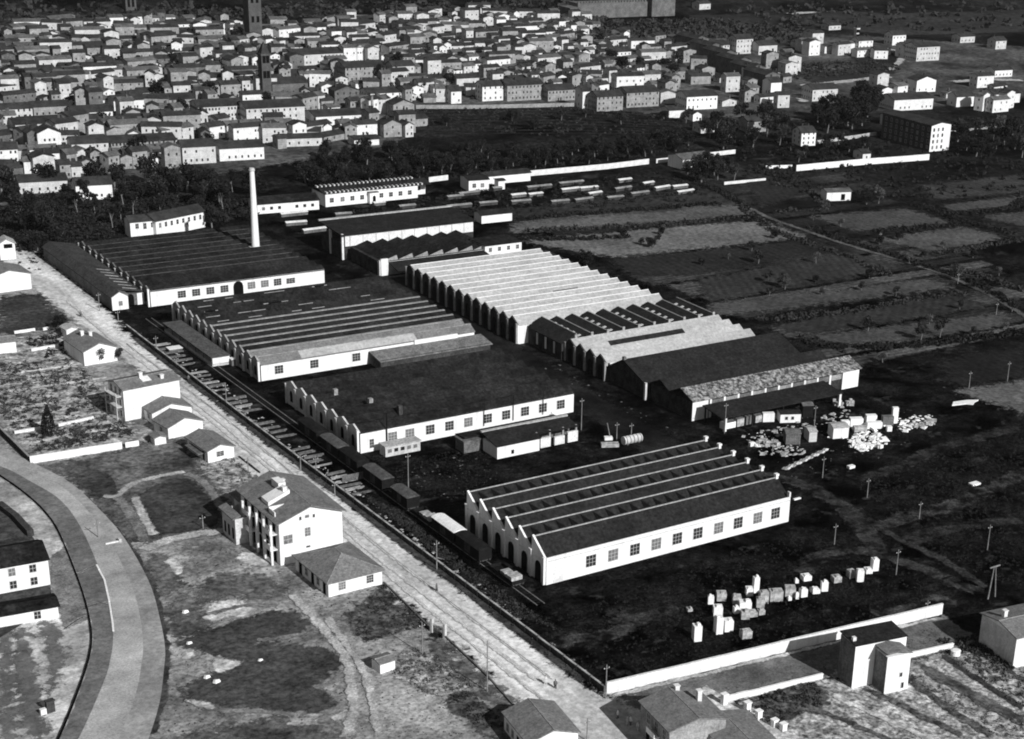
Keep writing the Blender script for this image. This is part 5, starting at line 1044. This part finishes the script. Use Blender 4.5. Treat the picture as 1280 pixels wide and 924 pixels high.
# ------------------------------------------------------------------ the town
def town_house_meshes(w, d, h, rise, ridge, wm, rm, nw, nf, side=True):
    m = MB()
    if ridge == 'x': m.prism([(0,0),(d,0),(d,h),(d/2,h+rise),(0,h)], 0, w, 'x')
    else: m.prism([(0,0),(w,0),(w,h),(w/2,h+rise),(0,h)], 0, d, 'y')
    span = d if ridge == 'x' else w; ln = w if ridge == 'x' else d; s = rise/(span/2); o = .35; th = .2; r_ = MB()
    for (a, b) in (((-o,h-o*s),(span/2,h+rise)),((span/2,h+rise),(span+o,h-o*s))):
        r_.prism([a, b, (b[0],b[1]+th), (a[0],a[1]+th)], -o, ln+o, ridge)
    wi = MB()
    for f in range(nf):
        z = .9+f*(h/nf)
        for i in range(nw):
            x = (i+.5)*w/nw; wi.box(x-.3,x+.3,-.05,0,z,z+.9) if RND.random() < .75 else None
    if side:
        for f in range(nf):
            for i in range(max(1,nw-1)): y = (i+.5)*d/max(1,nw-1); wi.box(-.05,0,y-.3,y+.3,.9+f*(h/nf),1.9+f*(h/nf))
    for q in range(RND.choice([0,1,1,2])): cx_ = RND.uniform(.2,.8)*w; cy_ = RND.uniform(.3,.7)*d; r_.box(cx_-.3,cx_+.3,cy_-.3,cy_+.3,h,h+rise+1.0)
    return m.mesh('wall', M[wm]), r_.mesh('roof', M[rm]), wi.mesh('windows', M['glass'])
def town_house(label, x, y, rz, ms, group=None, name='town_house', cat='house', sc=None, chim=True):
    t = thing(name, label, cat, (x,y,HZ(x,y)), rz, group, sc)
    put('wall', ms[0], t); put('roof', ms[1], t); put('windows', ms[2], t)['kind'] = 'stuff'; return t
taken = []
def placed(xl, xr, yb, ye, wm, lb, nw=None, nf=2, d=None, rm='rooff', ridge='x', name='town_house', cat='house', rz=None, rise=1.8):
    a, b = W(xl,yb), W(xr,yb); A = (b-a); w_ = A.length
    b2 = W(xr, yb-.055*(xr-xl)) if rz is None else b; ang = math.atan2(b2.y-a.y, b2.x-a.x) if rz is None else rz; w_ = w_*1.0
    h = hgt((xl+xr)/2, yb, ye); d = d or min(12, max(7, w_*.6)); nw = nw or max(2, int(w_/3))
    mm = town_house_meshes(w_, d, h, min(rise, h*.35), ridge, wm, rm, nw, nf)
    taken.append((xl, xr, ye-1, yb)); return town_house(lb, a.x, a.y, ang, mm, None, name, cat)
PL = [(249,308,158,134,'pale','long pale three-storey barracks with three window rows, town front',14,3),(309,386,160,136,'pale','shorter weathered block adjoining the barracks on its right',10,3),(143,184,139,126,'white2','bright long low house left of the barracks',10,1),
 (185,248,138,126,'grey','long grey house with window row adjoining the bright low one',14,1),(92,144,157,141,'white2','bright house at the left front of town under hip roof',7,2),(49,79,194,167,'white2','white gabled two-storey house at the left, tall front',5,2),
 (0,24,205,187,'white2','white house cut by the left picture edge',4,2),(43,91,147,134,'grey','grey house in the left town rows',6,1),(0,43,151,137,'pale','wide pale house at the left picture edge',6,2),(91,138,198,180,'pale','pale house with four dark windows left of the arcade',5,2),
 (140,224,193,179,'grey','long grey arcade wall with many small openings',18,2),(229,272,206,184,'pale','villa with stacked porches and hip roof',6,2),(275,333,202,186,'white2','white low houses right of the porch villa',7,1),(25,86,243,228,'pale','ruined pale house behind the left wood',6,1),
 (96,142,251,232,'white','flat-topped bright white house behind the left wood',5,1),(20,90,166,156,'pale','white barn with large dark roof at left',6,1),(341,389,120,105,'dim','dim church nave beside the brick belfry',6,1),(394,462,159,146,'white2','white hall with seven tall arched windows',7,1),
 (461,508,130,117,'white2','bright house right of the small factory stack',5,2),(491,521,99,83,'pale','square pale palace block in the centre town',5,2),(432,485,103,85,'grey','wide grey palace with plain front',9,3),(367,440,83,69,'pale','long pale terrace in the upper centre',14,2),
 (492,520,147,131,'grey','grey gabled factory house near the garden corner',3,2),(480,504,172,156,'grey','grey gabled house at the garden wall corner',3,2),(419,452,137,114,'dim','dim tall gabled building behind the arched hall',4,3),(443,476,183,175,'white2','small white shed house in the tree belt',4,1),
 (603,632,127,108,'white2','bright block at the garden edge with three window columns',4,3),(634,684,127,107,'grey','long grey three-storey block facing the garden',10,3),(685,723,127,113,'grey','lower grey block continuing the garden front',8,2),(728,738,136,114,'white2','narrow bright house end between two grey blocks',1,2),
 (746,782,140,121,'grey','grey building with dark side right of the narrow bright one',6,3),(783,828,135,116,'grey','grey building with upper windows facing the trees',9,3),(858,901,138,121,'white','bright white two-storey house near the poplars',7,2),(779,801,108,93,'white2','bright square house in the right centre',3,2),
 (765,792,78,65,'white2','bright house high in the centre right',5,2),(564,578,130,114,'white2','narrow bright house with two windows by the garden',2,2),(528,569,108,99,'grey','grey flat wall house above the garden wall',5,1),(571,602,108,98,'pale','pale flat wall house above the garden wall',2,1),
 (874,891,14,6,'pale','little white chapel alone on the hill',2,1),(920,944,68,49,'pale','tall pale house at the head of the street',5,3),(868,919,69,58,'pale','row of pale houses left of the street head',12,2),(948,975,69,57,'pale','pale houses right of the street head',6,1),
 (963,978,120,103,'white','bright white house at the foot of street',1,1),(1015,1051,127,112,'pale','pale house with pocked front among trees at right',6,2),(1145,1173,116,101,'white','large white gable end at the right',3,1),(1117,1173,139,125,'white2','long white farm range at the right below gable',9,1),
 (1195,1220,134,121,'white','bright white cube house at the right',2,1),(1241,1280,130,118,'white2','white house row at the right picture edge',7,1),(1145,1179,77,59,'pale','big towered villa on the right hillside',8,3),(1129,1146,73,58,'pale','left wing of the towered villa',2,2),
 (1115,1135,57,44,'white2','white twin houses on the right hillside',4,2),(1073,1094,62,51,'white2','white house beside the slim bell tower',4,2),(1001,1021,183,166,'white','white three-storey farmhouse before the dark tree clump',3,3),(1078,1089,201,192,'white2','small white shed above the field wall',1,1),
 (1243,1269,97,88,'white2','pale house by the far right road',5,1),(1200,1222,54,46,'pale','pale houses on the far right slope',4,1),(1244,1260,62,51,'pale','square pale house on the far right slope',2,2),(1036,1054,38,32,'pale','pale house high on the right hill',3,1),
 (1102,1118,120,112,'white2','small white house left of the big white gable',2,1),(836,858,148,138,'white2','white low house before the poplar trees',2,1),(866,878,152,143,'white','bright white gable by the poplar trees',1,1),(908,915,179,165,'white','tall narrow white hut in the gardens',1,1),
 (934,960,166,152,'grey','grey house with rough wall among garden trees',5,1),(876,895,167,157,'pale','pale little house in the garden trees',3,1)]
for q in PL: placed(q[0],q[1],q[2],q[3],q[4],q[5],q[6],q[7], ridge='y' if 'gable' in q[5] and q[1]-q[0] < 45 else 'x', d=14 if 'large dark roof' in q[5] else None)
# towers
def tower(label, xl, xr, yb, yt, m, cap=0, nm='bell_tower'):
    a, b = W(xl,yb), W(xr,yb); w_ = (b-a).length; h = hgt((xl+xr)/2, yb, yt)
    t = thing(nm, label, 'tower', a); MB().box(0,w_,0,w_,0,h).build('shaft', M[m], t)
    MB().box(-.3,w_+.3,-.3,w_+.3,h,h+.8).build('cornice', M[m], t)
    if cap: MB().add([(0,0,h+.8),(w_,0,h+.8),(w_,w_,h+.8),(0,w_,h+.8),(w_/2,w_/2,h+.8+cap)], [(0,1,4),(1,2,4),(2,3,4),(3,0,4),(0,3,2,1)]).build('roof', M['rooff'], t)
    for z in (.45,.82):
        for fx in (.3,.7): MB().box(w_*fx-.7,w_*fx+.7,-.06,0,h*z,h*z+3).build('opening', M['void'], t)
    return t
M['brick'] = mat('old_brick', .095, .065, scale=.3, grain=.2)
tower('tall square brick tower rising to the top edge of the picture', 313, 330, 58, -8, 'brick')
tower('brick belfry with pointed roof beside the dim church nave', 329, 341, 121, 70, 'brick', 5)
tower('slim pale bell tower on the right hillside', 1069, 1073, 60, 37, 'pale', 2)
tower('pale brick keep in the distance at the top left', 158, 172, 18, -2, 'brick')
t = thing('factory_stack', 'small pale stack beside the hall with arched windows', 'chimney', W(465.5,150)); MB().tube((0,0,0),(0,0,9.5),.7,.45,10).build('shaft', M['grey'], t); MB().tube((0,0,9.5),(0,0,9.9),.6,.6,10).build('cap', M['dim'], t)
t = thing('fortress', 'long grey fortress wall with bastions on the hill top', 'fortress', W(722,24))
wf_ = (W(850,22)-W(722,24)).length
MB().box(0,wf_*.72,0,10,0,9).build('curtain_wall', M['dim'], t); MB().box(wf_*.75,wf_,-2,14,0,11).build('bastion', M['dim'], t); MB().box(-8,0,-4,8,0,7).build('bastion', M['dim'], t)
for i in range(24): MB().box(i*wf_*.03,i*wf_*.03+1.2,-.1,.6,9,9.9).build('merlon', M['dim'], t)
# rows of town houses filled in behind the measured ones
REG = [([(-60,50),(-60,225),(90,232),(130,222),(240,215),(330,205),(390,180),(385,45),(200,28)], ['dim','grey','grey','pale','pale','grey','white2'], 'in the left quarter of town'),
 ([(380,34),(380,178),(430,184),(515,172),(520,130),(740,112),(740,30),(560,20)], ['grey','pale','white2','pale','grey','pale'], 'in the crowded town centre'),
 ([(740,50),(740,140),(840,135),(850,100),(860,55)], ['grey','pale','white2'], 'below the fortress'),
 ([(860,70),(860,140),(985,135),(985,110),(1000,75)], ['pale','white2','grey'], 'along the diagonal street'),
 ([(960,55),(960,72),(1115,74),(1115,60)], ['pale','white2'], 'under the villa hill'),
 ([(1100,100),(1100,142),(1280,140),(1280,112),(1200,104)], ['white2','pale','pale'], 'in the far eastern hamlet')]
_th = {}
ALL = []
for ri, (poly, tones, where) in enumerate(REG):
    wp = [(p.x,p.y) for p in wpoly(poly)]; ys = [p[1] for p in wp]; xs = [p[0] for p in wp]
    y = min(ys); row = 0
    while y < max(ys):
        x = min(xs)+RND.uniform(0,9); row += 1; i = 0; yy0 = y
        while x < max(xs):
            w_ = RND.choice([3.5,4.5,5.5,7,9,14]) if ri < 3 else RND.choice([6,8,11]); yy = yy0+RND.uniform(-4,4)
            q = pj((x+w_/2, yy, 0))
            if inpoly(x+w_/2, yy, wp) and not any(a-3 < q[0] < b+3 and c < q[1] < d_+6 for a, b, c, d_ in taken) and RND.random() < (.88 if ri < 3 else .6):
                i += 1; ALL.append((yy, x, w_, RND.choice(tones), ri, row, i, where))
            x += w_+(RND.choice([-.5,.1,.4,1.2,2.5]) if ri < 3 else RND.uniform(3,14))
        y += (6.8 if ri < 2 else 8.5)*(1+.15*RND.random())
ALL.sort()
print('town fill', len(ALL))
def ordn(n): return '%d%s' % (n, 'th' if 10 < n % 100 < 14 else {1:'st',2:'nd',3:'rd'}.get(n % 10, 'th'))
ORD = ['first','second','third','fourth','fifth','sixth','seventh','eighth','ninth','tenth','eleventh','twelfth','thirteenth','fourteenth','fifteenth','sixteenth','seventeenth','eighteenth','nineteenth','twentieth']
tn = dict(dim='dim', grey='grey', pale='pale', white2='whitish')
far = {}
NT = 235
for k, (y, x, w_, tone, ri, row, i, where) in enumerate(ALL):
    h = RND.choice([2.4,3.2,4.0,4.8,6.0,7.5]); d = RND.choice([4.5,6]); ridge = 'y' if w_ < 9 and RND.random() < .45 else 'x'; rm = RND.choice(['rooff','rooff','roofg']) if tone != 'dim' else 'rooff'
    key = (w_, d, h, ridge, tone, rm)
    rz = RND.choice([RND.uniform(-.12,.08), RND.uniform(-.5,.4)])
    if k < NT:
        if key not in _th: _th[key] = town_house_meshes(w_, d, h, 1.0, ridge, tone, rm, max(2,int(w_/3)), 2 if h > 4 else 1)
        town_house('%s %s house, %s from left in row %s %s' % (tn[tone], 'gabled' if ridge == 'y' else ('long' if w_ > 11 else 'small' if w_ < 7 else 'tall' if h > 6 else 'low'), ordn(i), ordn(row), where), x, y, rz, _th[key], 'houses '+where)
    else:
        z = HZ(x,y); b = far.setdefault('x', (MB(), MB()))
        def tr_(m): 
            return m
        sub = [MB(), MB(), MB()]
        if ridge == 'x': sub[0].prism([(0,0),(d,0),(d,h),(d/2,h+.9),(0,h)], 0, w_, 'x')
        else: sub[0].prism([(0,0),(w_,0),(w_,h),(w_/2,h+.9),(0,h)], 0, d, 'y')
        span = d if ridge == 'x' else w_; ln = w_ if ridge == 'x' else d; s_ = .9/(span/2)
        for (a, c) in (((-.3,h-.3*s_),(span/2,h+.9)),((span/2,h+.9),(span+.3,h-.3*s_))): sub[1].prism([a,c,(c[0],c[1]+.2),(a[0],a[1]+.2)], -.3, ln+.3, ridge)
        for f in range(2):
            for j in range(max(2,int(w_/3))): xx = (j+.5)*w_/max(2,int(w_/3)); sub[2].box(xx-.28,xx+.28,-.05,0,.7+f*h/2,1.5+f*h/2)
        idx = {'dim':0,'grey':1,'pale':2,'white2':3}[tone]; ca, sa = math.cos(rz), math.sin(rz)
        for sm_, mi in zip(sub, (idx, 4 if rm == 'rooff' else 5, 6)):
            b[0].add([(x+vx*ca-vy*sa, y+vx*sa+vy*ca, z+vz) for vx, vy, vz in sm_.v], sm_.f, mi)
if far:
    o = put('distant_rooftops', far['x'][0].mesh('distant_rooftops', [M['dim'],M['grey'],M['pale'],M['white2'],M['rooff'],M['roofg'],M['glass']]))
    tag(o, 'mass of small distant houses at the back of the old town', 'distant houses', kind='stuff')
# dark-sided terraces along the diagonal street
for i in range(6):
    a = (868+i*17.5, 68+i*9.5); p = W(*a); mm = town_house_meshes(9, 17, 8, 1.5, 'y', 'dim', 'rooff', 2, 3)
    town_house('dark-sided terrace house, %s from the top along the diagonal street' % ORD[i], p.x, p.y, .0, mm)
# trees and woods of the town and hills
grove([(0,60),(300,40),(520,60),(500,150),(330,180),(0,215)], 26, 14, 5, 8, ['dark','broad'], 'dark tree between the houses of the left town', 'trees among the houses of the left town')
grove([(520,30),(860,60),(860,130),(520,120)], 14, 14, 5, 8, ['dark','round'], 'dark tree between the houses of the centre town', 'trees among the houses of the centre town')
grove([(740,75),(850,90),(850,110),(800,108)], 8, 9, 6, 9, ['dark','round'], 'tree on the green slope inside the right quarter', 'trees on the green slope')
clumps('hill_woods', 'dark woods covering the hills behind the town', 'woods', [(-100,30),(-100,-25),(760,-20),(760,35),(560,18),(300,26)], 1100, 1.3, 14, 'leafm', 6)
clumps('hill_woods', 'dark scrub on the slope under the fortress', 'woods', [(700,30),(860,25),(1000,35),(1000,55),(870,50),(760,60),(700,52)], 420, 1.0, 14, 'leafm', 4)
clumps('hill_woods', 'dark woods on the right-hand hillside', 'woods', [(900,18),(1000,-10),(1330,-10),(1330,40),(1200,40),(1000,35)], 260, 1.2, 12, 'leafm', 4)
clumps('vineyard', 'dark planted rows on the slope below the right villas', 'plants', [(970,80),(1110,76),(1130,90),(1000,100),(960,92)], 300, .5, 10, 'leafm', 1.6)
clumps('walled_garden_plants', 'dark bushes in rows in the walled garden before the town', 'plants', [(515,136),(740,136),(860,150),(860,168),(700,172),(520,160)], 420, .28, 12, 'leafm', .9)
clumps('garden_scrub', 'scrub and hedges in the gardens at the upper right', 'bushes', [(880,150),(1280,150),(1280,250),(1010,245),(900,210)], 520, .45, 14, 'leaf', 2.0)
for k in range(9): strip('garden_row', [(520+k*2,139+k*3.6),(700,137+k*3.8),(858-k*2,150+k*2.2)], 1.3, mat('garden_row_soil', G(26), G(52), scale=.1, grain=.4), 5, jit=.4)
wall_run('long pale wall at the back of the walled garden', [(520,136),(600,136),(724,133)], 1.6, .3, 'grey', seg=14)
for (pl, ww, mm) in (([(1000,108),(1050,103),(1115,96)],5,'path'),([(985,18),(1050,12),(1090,8)],6,'path'),([(1190,103),(1240,100),(1280,101)],5,'path'),([(1100,60),(1130,68),(1110,90)],3,'path'),([(1185,165),(1240,160),(1280,158)],3,'path'),([(965,115),(1000,122),(1005,128)],4,'path'),([(700,97),(780,92),(850,88)],3,'path')):
    strip('road', pl, ww, M[mm], 4, jit=.6)
for i,(q,g) in enumerate((([(800,82),(850,86),(840,100),(790,96)],52),([(1060,62),(1130,68),(1120,80),(1070,78)],40),([(1000,95),(1100,80),(1120,92),(1020,106)],46),([(1020,10),(1280,5),(1290,40),(1120,45),(1000,30)],50),([(860,14),(980,20),(960,40),(870,44)],46))):
    sheet('hill_field', q, mat('hill_field_%d'%i, G(g*.8), G(g*1.15), scale=.02, grain=.3, gscale=.3), 3, jit=1.5, step=12)

ft = [(x, y) for x, y in scatter_px([(760,300),(1000,262),(1280,330),(1280,470),(1100,470),(960,400),(860,340)], 34, 10)]
for x, y in ft: tree(RND.choice(['round','olive','dark']), x, y, RND.uniform(1.8,3.6), 'small field tree', 'small trees scattered in the eastern fields')
relabel_later = 1
def stones(name, label, poly, n, smin, smax, m):
    wp = [(p.x,p.y) for p in wpoly(poly)]; xs = [p[0] for p in wp]; ys = [p[1] for p in wp]; g = MB(); k = 0
    while k < n:
        x, y = RND.uniform(min(xs),max(xs)), RND.uniform(min(ys),max(ys))
        if inpoly(x,y,wp):
            a = RND.uniform(smin,smax)*(1.5 if RND.random() < .2 else 1); b = a*RND.uniform(.2,1); c = a*RND.uniform(.15,.5); an = RND.uniform(0,PI); ca, sa = math.cos(an), math.sin(an)
            vv = [(u*a*RND.uniform(.6,1.2), v*b*RND.uniform(.6,1.2), w_) for u, v, w_ in ((-1,-1,0),(1,-1,0),(1,1,0),(-1,1,0),(-.7,-.8,1),(.8,-.6,1),(.6,.8,1),(-.8,.7,1))]
            g.add([(x+u*ca-v*sa, y+u*sa+v*ca, .05+w_*c*RND.uniform(.6,1.4)) for u, v, w_ in vv], [(4,5,6,7),(0,1,5,4),(1,2,6,5),(2,3,7,6),(3,0,4,7)]); k += 1
    tag(g.build(name, M[m]), label, 'rubble', kind='stuff')
stones('rubble', 'loose stones and litter on the waste ground west of road', [(200,680),(330,670),(470,760),(620,924),(220,924)], 420, .08, .22, 'concd')
stones('rubble', 'litter and rubbish before the long white hall', [(500,585),(600,560),(625,590),(580,625),(500,615)], 60, .08, .24, 'wood')
stones('rubble', 'rubble between huts and slabs east of canopy', [(930,560),(1000,520),(1160,510),(1170,545),(1060,590),(960,600)], 110, .08, .26, 'wood')
stones('rubble', 'heaped white slabs and chips spread below the crates', [(1058,548),(1100,541),(1110,556),(1075,566)], 120, .25, .8, 'conc')
stones('rubble', 'pale chips around the plank huts', [(945,556),(985,556),(1010,560),(1000,572),(950,568)], 60, .2, .6, 'concd')
stones('rubble', 'pale rubble between the white crates', [(1028,538),(1090,520),(1120,530),(1080,545),(1035,550)], 70, .25, .8, 'conc')
stones('rubble', 'low scattered pale pieces right of the tall block', [(1120,524),(1168,518),(1172,532),(1125,542)], 60, .25, .8, 'conc')
stones('rubble', 'scraps strewn below the canopy front', [(925,545),(1000,528),(1060,512),(1070,520),(1000,540),(940,556)], 90, .15, .6, 'concd')
stones('rubble', 'pale debris along the yard street edge', [(640,440),(700,455),(880,560),(900,585),(860,590),(700,480)], 80, .1, .28, 'wood')
stones('rubble', 'stones scattered through the striped gardens at bottom right', [(900,900),(1190,820),(1280,870),(1280,924),(900,924)], 420, .08, .22, 'conc')
stones('rubble', 'rubble and bits in the western orchard garden', [(0,430),(140,470),(180,540),(40,570),(0,530)], 260, .1, .3, 'concd')
stones('rubble', 'scraps of timber and stone along the siding', [(200,420),(300,500),(480,640),(640,760),(600,760),(420,620),(260,500)], 240, .12, .4, 'concd')
# ------------------------------------------------------------------ labels of repeats: which row, how far along it
def relabel(group, bands, fmt):
    os_ = [o for o in COL.objects if o.parent is None and o.get('group') == group]
    if not os_: return
    q = [(o, pj(o.location)) for o in os_]; lo = min(p[1] for o, p in q); hi = max(p[1] for o, p in q)+.01
    nm = {1:['the row'], 2:['the back row','the front row'], 3:['the back row','the middle row','the front row'], 4:['the back row','the third row from front','the second row from front','the front row']}[bands]
    for k in range(bands):
        row = sorted([z for z in q if int((z[1][1]-lo)/(hi-lo)*bands) == k], key=lambda z: z[1][0])
        for i, (o, p) in enumerate(row): o['label'] = fmt % (ordn(i+1), nm[k])
relabel('trees of the belt between the town and the works', 4, 'dark belt tree, %s from left in %s')
relabel('trees of the wood behind the workshop', 3, 'leafy tree, %s from left in %s of wood behind workshop')
relabel('large trees left of the four-storey block', 2, 'huge dark tree, %s from left in %s of clump')
relabel('small trees in the walled garden', 3, 'small walled-garden tree, %s from left in %s')
relabel('trees in the farm villa garden', 2, 'bushy farm villa tree, %s from left in %s')
relabel('garden trees north-east of the works', 3, 'garden tree north-east of works, %s from left in %s')
relabel('trees right of the four-storey block', 2, 'tree right of four-storey block, %s from left in %s')
relabel('garden trees above the white field wall', 2, 'low tree above field wall, %s from left in %s')
relabel('trees among the houses of the left town', 4, 'dark left-town tree, %s from left in %s')
relabel('trees among the houses of the centre town', 3, 'dark centre-town tree, %s from left in %s')
relabel('trees on the green slope', 1, 'slope tree, %s from left in %s below the fort')
relabel('plank stacks between the fence and the siding', 1, 'low grey plank stack, %s from the far end of %s')
relabel('bright covered stacks in the north yard', 3, 'bright covered stack, %s from left in %s')
relabel('dull stacks in the north yard', 3, 'dull low stack, %s from left in %s')
relabel('flat slabs in a double row south of the huts', 2, 'flat pale slab, %s from left in %s')
relabel('small trees scattered in the eastern fields', 4, 'small field tree, %s from left in %s')

# ------------------------------------------------------------------ thin haze over the plain
hm = bpy.data.materials.new('haze'); hm.use_nodes = True; hn = hm.node_tree; hn.nodes.clear()
pv = hn.nodes.new('ShaderNodeVolumePrincipled'); pv.inputs['Color'].default_value = (.9,.9,.9,1); pv.inputs['Density'].default_value = .00003; pv.inputs['Anisotropy'].default_value = .2
ho = hn.nodes.new('ShaderNodeOutputMaterial'); hn.links.new(pv.outputs[0], ho.inputs['Volume'])
MB().box(-3700,5200,-500,5400,-1.5,560).build('haze', hm)['kind'] = 'stuff'
